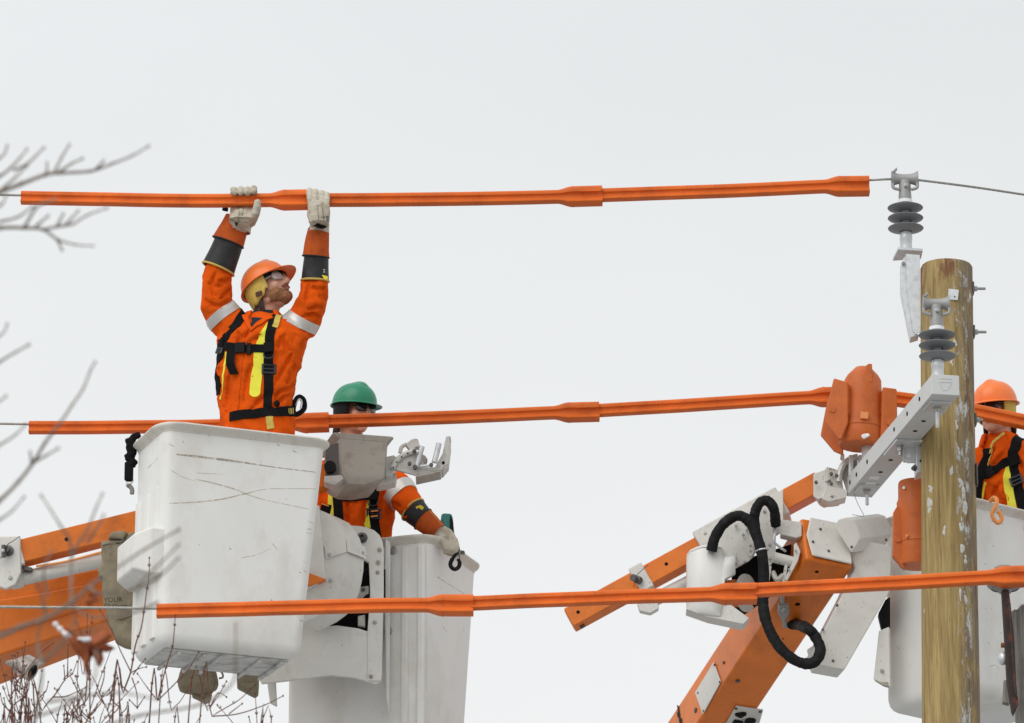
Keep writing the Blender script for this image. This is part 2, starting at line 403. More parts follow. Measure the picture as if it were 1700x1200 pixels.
def remesh(mb, voxel, it=4, disp=None):
    me = mb.mesh('tmp'); o = bpy.data.objects.new('tmp', me); col.objects.link(o)
    r = o.modifiers.new('r', 'REMESH'); r.mode = 'VOXEL'; r.voxel_size = voxel
    if it:
        s = o.modifiers.new('s', 'SMOOTH'); s.factor = 0.5; s.iterations = it
    dg = bpy.context.evaluated_depsgraph_get(); dg.update()
    out = bpy.data.meshes.new_from_object(o.evaluated_get(dg))
    bpy.data.objects.remove(o); bpy.data.meshes.remove(me)
    if disp:
        ns = [v.normal.copy() for v in out.vertices]
        for v, n in zip(out.vertices, ns): v.co += n * disp(v.co, n)
    return out
def bvh_of(me): return BVHTree.FromPolygons([v.co for v in me.vertices], [list(p.vertices) for p in me.polygons])
def cast(bvh, x, y):
    d = ray(x, y).normalized(); h = bvh.ray_cast(CAM, d)
    return (h[0], h[1]) if h[0] is not None else None
def drape(mb, bvh, path, width, thick=0.004, lift=0.001, n=6, wfun=None):
    """a strap laid on a surface: path of pixels (hit from the viewer) or points (nearest on the surface)"""
    st = []
    for q in path:
        if len(q) == 2:
            h = cast(bvh, *q)
            if h is None: continue
            st.append(h[0])
        else:
            h = bvh.find_nearest(V(q)); st.append(h[0])
    if len(st) < 2: return mb
    pts = catmull(st, n); fr = []
    for p in pts:
        h = bvh.find_nearest(p); fr.append((h[0], h[1]))
    nn = [f[1] for f in fr]
    for _ in range(3):
        nn = [((nn[max(i - 1, 0)] + nn[i] * 2 + nn[min(i + 1, len(nn) - 1)]).normalized()) for i in range(len(nn))]
    rings = []
    for i, (p, _) in enumerate(fr):
        t = (fr[min(i + 1, len(fr) - 1)][0] - fr[max(i - 1, 0)][0]).normalized(); s = t.cross(nn[i]).normalized()
        w = width * (wfun(i / (len(fr) - 1)) if wfun else 1.0) / 2
        a, b = p - s * w, p + s * w
        rr = []
        for e, c in ((-1, a), (1, b)):
            h = bvh.find_nearest(c); q = h[0] if (h[0] - c).length < 0.03 else c
            rr.append(q)
        m = p + nn[i] * lift
        a = rr[0] + nn[i] * lift; b = rr[1] + nn[i] * lift; up = nn[i] * thick
        rings.append([a, m, b, b + up, m + up, a + up])
    return mb.loft(rings)
# ================================================================== SETTING
g = MB()
N_ = 40
g.add([V((x * 100.0, y * 100.0, 0.25 * noise.noise(V((x * 0.7, y * 0.7, 0))) - 0.15)) for y in range(-20, 21) for x in range(-20, 21)],
      [[j * 41 + i, j * 41 + i + 1, (j + 1) * 41 + i + 1, (j + 1) * 41 + i] for j in range(40) for i in range(40)])
mk('ground_snow', (0.42, 0.43, 0.44), 0.85, var=0.1, vscale=0.3, dirt=(0.16, 0.13, 0.085), damt=0.9, dscale=0.5, dlo=0.5, dhi=0.6, bump=0.3, bscale=4)
gr = g.build('ground', 'ground_snow'); gr['kind'] = 'structure'

# ================================================================== UTILITY POLE
pt, pb = P(1570.5, 442, 26.25), P(1579, 1200, 26.25)
ax = (pt - pb).normalized()
base = pb - ax * (pb.z / ax.z)
LEN = (pt - base).length
POLE_TOP_LOCAL = pt.z - base.z
POLE_LEAN = (pt.x - base.x) / POLE_TOP_LOCAL
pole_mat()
up_ = thing('utility_pole', base, 'tall yellow-brown treated wooden pole with flaking white streaks, carrying a crossarm', 'utility pole')
m = MB(); rings = []
st = [0, 0.3, 2, 4, 6] + [7 + i * 0.1 for i in range(int((LEN - 7) / 0.1))] + [LEN - 0.012, LEN]
rtop, rfr = 43.0 / scale_at(pt), 48.5 / scale_at(pb)
k_ = (rfr - rtop) / (pt - pb).length
for h in st:
    r = rtop + k_ * (LEN - h); ring = []
    c = base + ax * h
    if h == LEN: r -= 0.006
    for i in range(40):
        a = 2 * math.pi * i / 40
        d = V((math.cos(a), math.sin(a), 0))
        ring.append(c + d * (r + 0.004 * noise.noise(V((d.x * 1.5, d.y * 1.5, h * 0.8))) + 0.0015 * noise.noise(V((d.x * 9, d.y * 9, h * 2)))))
    rings.append(ring)
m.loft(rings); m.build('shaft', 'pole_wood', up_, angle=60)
def pole_axis(z):
    return base + ax * ((z - base.z) / ax.z)
def pole_r(z): return rtop + k_ * (pt.z - z) / ax.z
for (x, y, ln) in ((1616, 479, 0.055), (1616, 551, 0.055), (1622, 697, 0.03)):
    z = P(x, y, 26.25).z; c = pole_axis(z); r = pole_r(z)
    o = c + V((r - 0.002, 0, 0))
    w = MB().cbox(o + V((0.005, 0, 0)), V((0.01, 0, 0)), V((0, 0.06, 0)), V((0, 0, 0.055))).build('washer_plate', 'steel_dark', up_, bevel=0.002)
    MB().lathe(o + V((0.008, 0, 0)), (1, 0, 0), [(0.013, 0), (0.013, 0.016), (0.011, 0.018)], 6).build('nut', 'steel_bolt', up_)
    MB().lathe(o, (1, 0, 0), [(0.007, 0), (0.007, ln + 0.008), (0.005, ln + 0.012)], 10).build('bolt_rod', 'cast_grey', up_)
# steel strap on the right flank and a nailed tag behind the near insulator
z = P(1622, 790, 26.25).z
m = MB(); m.cbox(pole_axis(z) + V((pole_r(z) + 0.003, -0.02, 0)), V((0.008, 0, 0)), V((0, 0.05, 0)), V((0, 0, 0.11))); m.build('strap_plate', 'steel_dark', up_, bevel=0.002)
zc = P(1582, 488, 26.1)
c = pole_axis(zc.z); d = V((zc.x - c.x, -math.sqrt(max(0.0001, pole_r(zc.z) ** 2 - (zc.x - c.x) ** 2)), 0))
q = c + d * 1.02
poly, ex = slab([(1575, 479), (1592, 481), (1590, 498), (1573, 497)], q.y - 0.004, 0.004)
m = MB().prism(poly, ex); m.build('tag_plate', 'galvanised', up_, bevel=0.001)
m = MB().bolt(P(1585, 492, q.y - 0.005), (0, -1, 0), 0.004, 0.004, 8); m.build('tag_nail', 'steel_dark', up_)
# rime and snow stuck to the flaking strip
rnd = random.Random(4)
snow_spots = [(1546, 805, 6, 9), (1546, 832, 8, 16), (1579, 778, 5, 14), (1597, 800, 7, 9), (1600, 830, 8, 28), (1596, 868, 5, 14), (1580, 600, 4, 9), (1588, 566, 6, 7),
              (1588, 632, 3, 12), (1600, 905, 7, 12), (1567, 880, 4, 14), (1604, 925, 5, 10), (1595, 985, 4, 12), (1589, 700, 3, 12), (1592, 745, 3, 9)]
for (x, y, rx, ry) in snow_spots:
    q = P(x, y, 26.1); c = pole_axis(q.z); r = pole_r(q.z); dx = max(-r * 0.97, min(r * 0.97, q.x - c.x))
    d = V((dx, -math.sqrt(r * r - dx * dx), 0)).normalized(); s = d.cross(V((0, 0, 1)))
    m = MB(); sc = 1 / scale_at(q); o = c + d * (r - 0.0015)
    for k in range(5):
        a, b = rnd.uniform(-0.5, 0.5), rnd.uniform(-0.7, 0.7)
        M = Matrix((s, d, V((0, 0, 1)))).transposed()
        m.ellipsoid(o + s * a * rx * sc + V((0, 0, b * ry * sc)), rx * sc * rnd.uniform(0.35, 0.7), 0.0042, ry * sc * rnd.uniform(0.3, 0.5), M, 9, 6)
    me = remesh(m, 0.0035, 2, lambda p, n: 0.0025 * noise.noise(p * 60))
    finish('frost_patch', me, 'frost', up_, angle=80)

# ================================================================== INSULATOR BRACKET ON THE POLE'S SIDE
Yb = 26.29
br = thing('standoff_bracket', P(1516, 557, Yb), 'galvanised steel stand-off bracket bolted to the side of the pole top', 'bracket')
z0 = P(1504, 420, Yb).z
m = MB(); m.prism([PZ(x, y, z0) for x, y in ((1491, 414), (1532, 417), (1529, 430), (1482, 433))], V((0, 0, 0.014))); m.build('top_plate', 'galvanised', br, bevel=0.002)
poly, ex = slab([(1504, 421), (1527, 423), (1528, 552), (1516, 551), (1505, 480)], Yb - 0.05, 0.006); MB().prism(poly, ex).build('web', 'galvanised', br, bevel=0.001)
poly, ex = slab([(1496, 434), (1504, 424), (1505, 480), (1516, 551), (1526, 556), (1512, 560), (1496, 480)], Yb - 0.044, 0.09); MB().prism(poly, ex).build('flange', 'galvanised', br, bevel=0.002)
for (x, y) in ((1500, 437), (1521, 556)):
    MB().bolt(P(x, y, Yb - 0.05), (0, -1, -0.3), 0.009, 0.012).build('bolt', 'steel_bolt', br)

# ================================================================== POST INSULATORS
def insulator(cx, ytop, ysheds, ybase, Y, label):
    o = P(cx, ybase, Y); s = scale_at(o)
    t = thing('post_insulator', o, label, 'insulator', 'post insulators on the pole')
    zz = lambda y: P(cx, y, Y).z - o.z
    # saddle clamp: trumpet-ended trunnion that cradles the conductor
    zc = zz(ytop + 14)
    prof = []
    for k in range(13):
        a = -1 + k / 6.0
        prof.append((0.024 + 0.018 * abs(a) ** 3, a * 22 / s))
    MB().lathe(o + V((0, 0, zc)), (1, 0, 0.0), prof, 20).build('saddle_clamp', 'cast_grey', t, angle=50, bevel=0.002)
    for k in (-1, 1):
        m = MB(); pts = [o + V((k * 0.06, -0.02, zc - 0.02)), o + V((k * 0.058, -0.02, zc - 0.052)), o + V((k * 0.03, -0.02, zc - 0.062))]
        m.tube(catmull(pts, 4), 0.008, 8); m.build('clamp_ear', 'cast_grey', t)
    MB().cbox(o + V((k * 0 - 0.048, -0.02, zc + 0.036)), V((0.018, 0, 0.018)), V((0, 0.03, 0)), V((-0.004, 0, 0.008))).build('clamp_keeper', 'cast_grey', t, bevel=0.002)
    zs0 = zz(ysheds[0] - 10)
    MB().lathe(o, (0, 0, 1), [(0.031, zs0), (0.032, zs0 + 0.03), (0.030, zs0 + 0.05), (0.028, zc - 0.01)], 20).build('stem', 'cast_grey', t)
    MB().lathe(o, (0, 0, 1), [(0.036, zs0 - 0.008), (0.036, zs0 + 0.008)], 20).build('seal_ring', 'snow', t)
    MB().lathe(o + V((0.004, -0.027, zc - 0.045)), (0, -1, 0), [(0.012, 0), (0.012, 0.008), (0.008, 0.010), (0.008, 0.016)], 8).build('clamp_bolt', 'steel_bolt', t)
    zb = zz(ysheds[-1] + 9)
    MB().lathe(o, (0, 0, 1), [(0.022, zb), (0.022, zs0)], 16).build('core', 'silicone_core', t)
    for y in ysheds:
        h = zz(y)
        MB().lathe(o, (0, 0, 1), [(0.028, h - 0.018), (0.05, h - 0.012), (0.084, h - 0.004), (0.0875, h), (0.085, h + 0.003), (0.05, h + 0.012), (0.027, h + 0.028), (0.022, h + 0.03)], 36, False).build('shed', 'silicone_grey', t, angle=60)
    MB().lathe(o, (0, 0, 1), [(0.029, 0.0), (0.029, zb * 0.55), (0.031, zb * 0.6), (0.031, zb * 0.85), (0.027, zb + 0.004)], 20).build('base_ferrule', 'galvanised', t)
    return t, o + V((0, 0, zc))
ins1, clamp1 = insulator(1504.5, 283, (345, 362, 379), 415, Yb, 'grey post insulator with three sheds on the stand-off bracket at the pole top')

# ================================================================== CROSSARM
D_ = P(1546.5, 655, 25.5); L_ = PZ(1405, 824, D_.z) - D_; U_ = L_.cross(V((0, 0, 1))).normalized() * 0.131; W_ = V((0, 0, 0.096))
if U_.x < 0: U_ = -U_
arm = thing('crossarm', D_ + L_ * 0.5, 'light grey square crossarm held out beside the wooden pole', 'crossarm')
MB().box(D_, U_, W_, L_).build('beam', 'fibre_arm', arm, bevel=0.004)
un, wn_, ln_ = U_.normalized(), W_.normalized(), L_.normalized()
m = MB(); m.cbox(D_ + U_ * 0.5 + W_ * 0.5 - ln_ * 0.006, U_ * 1.03, W_ * 1.04, ln_ * 0.016); m.build('end_cap', 'tray_grey' if False else 'fibre_arm', arm, bevel=0.004)
cc = D_ + U_ * 0.5 + W_ * 0.5 - ln_ * 0.0145
tri = [cc + un * x + wn_ * y for x, y in ((-0.03, 0.012), (0.03, 0.014), (0.004, -0.028), (-0.012, -0.026))]
m = MB()
for i in range(4): m.beam(tri[i], tri[(i + 1) % 4], 0.0025, 0.003, ln_)
m.beam(cc + un * -0.03 + wn_ * 0.03, cc + un * 0.03 + wn_ * 0.031, 0.003, 0.003, ln_)
m.build('embossed_mark', 'fibre_arm', arm)
for f in (0.13, 0.27, 0.42, 0.74, 0.87, 0.95):
    MB().lathe(D_ + L_ * f + W_ * 0.5 - un * 0.0015, -un, [(0.011, 0), (0.011, 0.0012)], 12).build('bolt_hole', 'dark_inside', arm)
for f in (0.24, 0.335, 0.62, 0.74):
    MB().lathe(D_ + L_ * f + U_ * 0.5 - wn_ * 0.0015, -wn_, [(0.011, 0), (0.011, 0.0012)], 12).build('bolt_hole', 'dark_inside', arm)
for f, ln in ((0.09, 0.10), (0.905, 0.075)):
    c = D_ + L_ * f + U_ * 0.5
    MB().cbox(c - wn_ * 0.005, un * 0.10, wn_ * 0.01, ln_ * 0.14).build('under_plate', 'galvanised', arm, bevel=0.002)
    MB().lathe(c - wn_ * 0.01, -wn_, [(0.021, 0), (0.021, 0.006), (0.015, 0.007), (0.015, 0.022), (0.012, 0.024)], 6).build('nut', 'steel_bolt', arm)
    MB().lathe(c - wn_ * 0.01, -wn_, [(0.0085, 0), (0.0085, ln), (0.007, ln + 0.004)], 10).build('stud', 'galvanised', arm)
MB().cbox(D_ + L_ * 0.80 + U_ * 0.45 - wn_ * 0.001, un * 0.05, wn_ * 0.002, ln_ * 0.05).build('label_plate', 'snow', arm)
MB().cbox(D_ + L_ * 0.86 + U_ * 0.5 - wn_ * 0.001, un * 0.05, wn_ * 0.002, ln_ * 0.045).build('label_plate', 'snow', arm)
# gain bracket between arm and pole
c = D_ + L_ * 0.49 + U_ * 0.55
MB().cbox(c - wn_ * 0.006, un * 0.13, wn_ * 0.012, ln_ * 0.26).build('saddle_plate', 'galvanised', arm, bevel=0.002)
for k, (a, b) in enumerate(((-0.03, -0.055), (0.02, 0.05))):
    q = c + un * a + ln_ * b - wn_ * 0.012
    MB().lathe(q, -wn_, [(0.019, 0), (0.019, 0.006), (0.014, 0.008), (0.014, 0.028), (0.008, 0.03), (0.008, 0.05)], 6).build('nut', 'steel_bolt', arm)
pc = pole_axis(c.z - 0.08)
Yg = c.y - 0.02
poly, ex = slab([(1499, 731), (1534, 729), (1534, 746), (1518, 768), (1506, 768), (1499, 762)], Yg, 0.012); MB().prism(poly, ex).build('lug_plate', 'galvanised', arm, bevel=0.002)
MB().lathe(P(1508, 757, Yg - 0.002), (0, -1, 0), [(0.011, 0), (0.011, 0.0015)], 14).build('lug_hole', 'snow', arm)
poly, ex = slab([(1520, 733), (1536, 731), (1534, 781), (1521, 786)], Yg - 0.03, 0.12); MB().prism(poly, ex).build('pole_channel', 'galvanised', arm, bevel=0.004)
MB().lathe(P(1529, 765, Yg - 0.033), (0, -1, 0), [(0.006, -0.001), (0.006, 0.003)], 10).build('slot', 'dark_inside', arm)
MB().lathe(P(1519, 777, Yg - 0.02), (-0.6, -0.7, -0.3), [(0.016, -0.03), (0.016, 0.006), (0.01, 0.008), (0.01, 0.02)], 6).build('nut', 'steel_dark', arm)
near_top = D_ + U_ * 0.30 + W_ + L_ * 0.06
ins2, clamp2 = insulator(1557, 490, (556, 573, 591), 625, near_top.y, 'grey post insulator standing on the near end of the crossarm, no wire in its clamp')
# thin tie wire end hanging under the far end
far = D_ + L_ * 0.97
m = MB(); m.tube(catmull([far + U_ * 0.2, P(1425, 838, far.y), P(1433, 853, far.y), P(1432, 857, far.y), P(1415, 854, far.y)], 5), 0.0018, 5)
tag(m.build('tie_wire', 'wire_alu'), 'thin bent wire end dangling below the far end of the crossarm', 'wire')

# ================================================================== CONDUCTORS AND ORANGE LINE HOSES
YT, YM, YB = 26.29, 27.15, 25.05
HP = [(0, .031), (.012, .0295), (.020, .022), (.0225, .0135), (.0215, .008), (.0150, .005), (.0115, -.001), (.0120, -.010), (.0175, -.0175), (.0265, -.0225), (.0268, -.027), (.0215, -.0315), (.006, -.0318)]
HP = HP + [(-x, z) for x, z in HP[::-1] if x > 1e-6]
def hose(pts, label, coupler=None, Y=None, sz=1.0, end_open=True, group='orange line hoses'):
    """one length of rubber line hose; coupler = (px start, px end) where it swells into the socket for the next length"""
    w = [P(x, y, Y if Y else yy) for x, y, yy in [(q + (0,))[:3] if len(q) == 2 else q for q in pts]]
    path = catmull(w, 10)
    x0, x1 = path[0].x, path[-1].x
    cs = [P(c, pts[-1][1], Y or pts[-1][2]).x for c in coupler] if coupler else None
    def fac(x):
        if not cs or x < cs[0]: return 1.0
        return 1.0 + 0.50 * smooth((x - cs[0]) / 0.075)
    extra = []
    if cs:
        for k in range(9):
            xx = cs[0] + (0.085) * k / 8
            for i in range(len(path) - 1):
                if path[i].x <= xx < path[i + 1].x:
                    extra.append(path[i].lerp(path[i + 1], (xx - path[i].x) / (path[i + 1].x - path[i].x)))
    path = sorted(path + extra, key=lambda p: p.x)
    pp = [path[0]]
    for p in path[1:]:
        if p.x - pp[-1].x > 0.002: pp.append(p)
    path = pp
    m = MB(); rings = []
    def ring(p, t, f, shrink=0.0):
        b = t.cross(V((0, 0, 1))).normalized(); n = b.cross(t)
        return [p + b * (x * (f - shrink)) * sz + n * (z * (f - shrink)) * sz for x, z in HP]
    for i, p in enumerate(path):
        t = (path[min(i + 1, len(path) - 1)] - path[max(i - 1, 0)]).normalized()
        rings.append(ring(p + V((0, 0, 0.0035 * noise.noise(p * 1.3) + 0.0012 * noise.noise(p * 4))), t, fac(p.x)))
    t1 = (path[-1] - path[-2]).normalized(); f1 = fac(path[-1].x); t0 = (path[1] - path[0]).normalized()
    rings.append(ring(path[-1], t1, f1, 0.17 * f1)); rings.append(ring(path[-1] - t1 * 0.04, t1, f1, 0.2 * f1))
    r0 = [ring(path[0] + t0 * 0.04, t0, 0.8), ring(path[0], t0, 0.84)]
    m.loft(r0 + rings)
    root = thing('line_hose', path[0], label, 'line hose', group)
    body = m.build('sleeve', 'hose_orange', root, angle=28)
    if cs:
        # raised collar ring, socket seam and a lengthwise rib
        xs = cs[0] + 0.075
        for nm, xa, xb, k in (('seam_ring', xs, xs + 0.006, 0.03),):
            i = min(range(len(path)), key=lambda j: abs(path[j].x - xa)); p = path[i]
            MB().loft([ring(p, t1, fac(p.x) + k * 0.6), ring(p + t1 * 0.005, t1, fac(p.x) + k)]).build(nm, 'hose_orange', root)
        for sgn in (-1,):
            p = path[-1] - t1 * 0.01; b = t1.cross(V((0, 0, 1))).normalized(); n = b.cross(t1); Lc = (cs[1] - cs[0]) - 0.12
            MB().beam(p + b * 0.0345 * sz + n * 0.0145 * sz, p - t1 * Lc + b * 0.0345 * sz + n * 0.0145 * sz, 0.004, 0.010, n).build('rib', 'hose_orange', root, bevel=0.002)
    # molded size marks along the top near the plain end
    m = MB(); p = path[0]; b = t0.cross(V((0, 0, 1))).normalized(); n = b.cross(t0)
    for k in range(24):
        q = p + t0 * (0.05 + k * 0.014)
        m.cbox(q + b * 0.0208 * sz + n * 0.0195 * sz, t0 * 0.005, (b * 0.7 + n * 0.3) * 0.003, n * 0.007)
    m.build('molded_marks', 'hose_orange', root)
    return root, path
def wire(pts, label, Y, r=0.0065):
    w = [P(x, y, Y if Y else yy) for x, y, yy in [(q + (0,))[:3] if len(q) == 2 else q for q in pts]]
    path = catmull(w, 12)
    root = thing('power_line', path[0], label, 'wire')
    # stranded conductor: a core and six lay strands
    for k in range(6):
        m = MB(); ps = []
        dense = []
        for i in range(len(path) - 1):
            sub = max(2, int((path[i + 1] - path[i]).length / 0.012)); dense += [path[i].lerp(path[i + 1], j / sub) for j in range(sub)]
        if k == 0:
            MB().tube(path, r * 0.75, 6).build('core_strand', 'wire_alu', root)
        for i, p in enumerate(dense):
            a = i * 0.012 / 0.09 * 2 * math.pi * 0.5 + k * math.pi / 3
            ps.append(p + V((0, math.cos(a), math.sin(a))) * r * 0.62)
        m.tube(ps, r * 0.40, 5); m.build('strand', 'wire_alu', root)
    return root
hose([(35, 327), (160, 329.5), (300, 332), (450, 331), (525, 330)], 'orange line hose at the left end of the top wire, gripped by both gloves', (447, 525), YT)
hose([(523, 331.5), (640, 331), (780, 329), (928, 325.5), (1000, 324)], 'orange line hose in the middle of the top wire, right of the raised gloves', (925, 1000), YT)
hose([(998, 323.5), (1120, 319), (1250, 314), (1370, 308.5), (1443, 307.5)], 'orange line hose on the top wire ending just left of the pole-top insulator', (1368, 1443), YT)
hose([(48, 709), (150, 709), (300, 707.5), (420, 704.5), (546, 700)], 'orange line hose passing behind the large bucket and the worker in it', (483, 546), YM)
hose([(543, 699), (680, 694.5), (800, 690), (922, 684.5), (995, 682.5)], 'orange line hose across the face of the worker in the green helmet', (919, 995), YM)
hose([(993, 681), (1120, 673.5), (1250, 664.5), (1345, 658.5), (1392, 657)], 'orange line hose running into the left side of the orange insulator hood', (1342, 1392), YM)
hose([(1484, 661), (1560, 672), (1630, 685), (1720, 704)], 'orange line hose behind the pole, across the face of the right-hand worker', None, YM, 1.15)
hose([(260, 1014), (380, 1011), (500, 1008), (640, 1004.5), (786, 1004)], 'orange line hose in front of the big white bucket on the lowest wire', (707, 786), YB)
hose([(783, 1001), (900, 996), (1040, 990), (1180, 986), (1256, 984.5)], 'middle orange line hose of the lowest wire, ending in front of the winch', (1177, 1256), YB)
hose([(1253, 979.5), (1400, 971.5), (1530, 964), (1650, 957.5), (1760, 954)], 'orange line hose of the lowest wire crossing in front of the wooden pole', (1640, 1760), YB)
wire([(-140, 320), (-60, 321.5), (40, 324)], 'bare twisted wire entering the top left line hose', YT)
wire([(1440, 299), (1470, 297.5), (1504, 297)], 'short bare wire between the top hose and the pole-top clamp', YT, 0.006)
wire([(1504, 297, Yb), (1535, 300, Yb + 0.01), (1620, 311, Yb + 0.1), (1700, 323, Yb + 0.2), (1800, 338, Yb + 0.3)], 'bare wire leaving the pole-top insulator towards the right edge', None, 0.006)
wire([(-140, 701), (-40, 702.5), (55, 704)], 'bare twisted wire entering the hose behind the large bucket', YM)
wire([(-140, 1006), (60, 1008), (180, 1009), (268, 1010)], 'bare twisted wire in front of the canvas glove bag, entering the lowest hose', YB)

# ================================================================== ORANGE INSULATOR HOODS
def barrel(c, prof, name, mat, par, n=28): return MB().lathe(c, (0, 0, 1), prof, n).build(name, mat, par, angle=40)
far_top = D_ + U_ * 0.5 + W_ + L_ * 0.88
Yh = far_top.y
hb = P(1428, 748, Yh); s = scale_at(hb)
hd = thing('insulator_hood', hb, 'orange rubber hood covering the insulator at the far end of the crossarm', 'insulator hood', 'orange insulator hoods')
zz = lambda y: P(1435, y, Yh).z - hb.z
cb = V((P(1434, 680, Yh).x, Yh, hb.z))
tilt = V((0.045, 0, 1)).normalized()
MB().lathe(cb + V((-0.018, 0, 0)), tilt, [(0.108, zz(741)), (0.113, zz(739)), (0.112, zz(712)), (0.105, zz(700)), (0.098, zz(660)), (0.092, zz(632)), (0.078, zz(624)), (0.04, zz(611)), (0.0, zz(608))], 32).build('barrel', 'hood_orange', hd, angle=40)
MB().lathe(cb + V((-0.018, 0, 0)), tilt, [(0.1135, zz(713)), (0.1155, zz(712)), (0.1135, zz(711))], 32, False).build('seam_ring', 'hood_orange', hd)
poly, ex = slab([(1434, 634), (1438, 606), (1443, 603), (1448, 604), (1448, 634)], Yh - 0.09, 0.12); MB().prism(poly, ex).build('lifting_fin', 'hood_orange', hd, bevel=0.003)
poly, ex = slab([(1384, 627), (1408, 634), (1408, 700), (1397, 729), (1392, 729), (1370, 701), (1372, 676)], Yh - 0.105, 0.03, rad(-8)); MB().prism(poly, ex).build('wing_plate', 'hood_orange', hd, bevel=0.012, seg=3)
poly, ex = slab([(1384, 628), (1410, 634), (1412, 690), (1385, 690), (1376, 660)], Yh - 0.085, 0.17, rad(-8)); MB().prism(poly, ex).build('wing_chute', 'hood_orange', hd, bevel=0.02, seg=4)
poly, ex = slab([(1374, 660), (1395, 660), (1400, 755), (1384, 748), (1362, 722)], Yh + 0.07, 0.024, rad(-8)); MB().prism(poly, ex).build('wing_plate', 'hood_orange', hd, bevel=0.006)
poly, ex = slab([(1466, 642), (1489, 645), (1490, 690), (1484, 716), (1470, 728), (1462, 728)], Yh - 0.085, 0.024, rad(8)); MB().prism(poly, ex).build('wing_plate', 'hood_orange', hd, bevel=0.006)
poly, ex = slab([(1464, 644), (1488, 646), (1488, 685), (1462, 690)], Yh - 0.065, 0.16, rad(8)); MB().prism(poly, ex).build('wing_chute', 'hood_orange', hd, bevel=0.02, seg=4)
for x, y, dy in ((1383, 679, -0.106), (1477, 700, -0.086)):
    MB().lathe(P(x, y, Yh + dy - 0.003), (0, 1, 0), [(0.0175, 0), (0.0175, 0.006)], 20).build('round_boss', 'hood_orange', hd, bevel=0.002)
q = P(1435, 689, Yh - 0.108)
poly, ex = slab([(1429, 683), (1442, 684), (1441, 695), (1428, 694)], Yh - 0.122, 0.006); MB().prism(poly, ex).build('sticker', 'sticker', hd, bevel=0.001)
m = MB()
for a, b, r in ((1434, 724, .012), (1438, 723, .012), (1441, 722, .009), (1435, 727, .008)): m.ellipsoid(P(a, b, Yh - 0.118), r, 0.01, r * 0.9)
finish('snow_lump', remesh(m, 0.003, 1, lambda p, n: 0.004 * noise.noise(p * 70)), 'snow', hd)
# the covered insulator's foot, seen under the hood on the arm
far_top = D_ + U_ * 0.5 + W_ + L_ * 0.88
fo = thing('covered_insulator', far_top, 'grey insulator foot showing below the orange hood on the crossarm', 'insulator')
MB().lathe(far_top, (0, 0, 1), [(0.029, 0.0), (0.029, 0.06), (0.033, 0.065), (0.033, 0.1), (0.027, 0.11), (0.022, 0.2)], 18).build('base_ferrule', 'galvanised', fo)
MB().lathe(far_top, (0, 0, 1), [(0.03, 0.13), (0.084, 0.148), (0.0875, 0.153), (0.05, 0.165), (0.022, 0.19)], 28).build('shed', 'silicone_grey', fo)

# ================================================================== OLD POLE STUB AT THE LOWER RIGHT
Yo = 25.2
oc = P(1722, 1010, Yo); so = scale_at(oc); ro = 40 / so
ob = V((oc.x, Yo + 0.05, 0.0))
op = thing('old_pole', ob, 'weathered grey old pole with a snow cap at the lower right edge', 'utility pole')
m = MB(); rings = []
for h in [0, 3, 6, 7] + [7.2 + 0.06 * k for k in range(int((oc.z - 7.2) / 0.06))] + [oc.z - 0.01, oc.z]:
    ring = []
    for i in range(36):
        a = 2 * math.pi * i / 36
        ring.append(V((ob.x + math.cos(a) * ro, ob.y + math.sin(a) * ro, h)) + V((math.cos(a), math.sin(a), 0)) * (0.006 * noise.noise(V((math.cos(a) * 6, math.sin(a) * 6, h * 0.5)))) + V((0, 0, 0.02 * noise.noise(V((math.cos(a) * 3, math.sin(a) * 3, 0))) if h == oc.z else 0)))
    rings.append(ring)
m.loft(rings); m.build('shaft', 'old_wood', op, angle=60)
m = MB()
for k in range(9):
    a = k * 2.4; q = 0.016 * math.sqrt(k + 0.5)
    m.ellipsoid(V((ob.x + 0.01 + math.cos(a) * q * 1.2, ob.y + math.sin(a) * q * 1.2, oc.z + 0.012)), 0.055, 0.055, 0.035)
finish('snow_cap', remesh(m, 0.006, 3, lambda p, n: 0.008 * noise.noise(p * 20)), 'snow', op, angle=80)
pi_ = thing('pin_bracket', P(1680, 1180, Yo), 'dark rusty iron pole-top pin holding a grey insulator, in front of the old pole', 'bracket')
poly, ex = slab([(1663, 978), (1675, 978), (1679, 1010), (1684, 1060), (1687, 1130), (1691, 1168), (1683, 1186), (1680, 1180), (1672, 1130), (1668, 1060)], Yo - 0.13, 0.05); MB().prism(poly, ex).build('iron_bar', 'rust_iron', pi_, bevel=0.006)
poly, ex = slab([(1674, 1000), (1678, 1000), (1686, 1130), (1690, 1160), (1684, 1150), (1679, 1080)], Yo - 0.155, 0.03); MB().prism(poly, ex).build('iron_rib', 'rust_iron', pi_, bevel=0.003)
MB().lathe(P(1666, 1071, Yo - 0.11), (-1, 0, 0), [(0.012, -0.01), (0.012, 0.012)], 6).build('bolt', 'rust_bolt', pi_, bevel=0.002)
MB().ellipsoid(P(1665, 1093, Yo - 0.08), 0.022, 0.03, 0.032).build('bolt_washer', 'galvanised', pi_)
poly, ex = slab([(1667, 1128), (1672, 1130), (1677, 1155), (1676, 1168), (1665, 1165)], Yo - 0.09, 0.05); MB().prism(poly, ex).build('wood_block', 'old_wood', pi_, bevel=0.002)
ic = P(1668, 972, Yo - 0.06)
pin = thing('pin_insulator', ic - V((0, 0, 0.04)), 'grey disc insulator under the right end of the lowest orange hose', 'insulator')
MB().lathe(ic, (0, 0, 1), [(0.028, -0.035), (0.032, -0.02), (0.07, -0.012), (0.082, 0.0), (0.080, 0.012), (0.05, 0.03), (0.04, 0.06), (0.045, 0.085), (0.03, 0.092)], 28).build('disc', 'cast_grey', pin, angle=50)
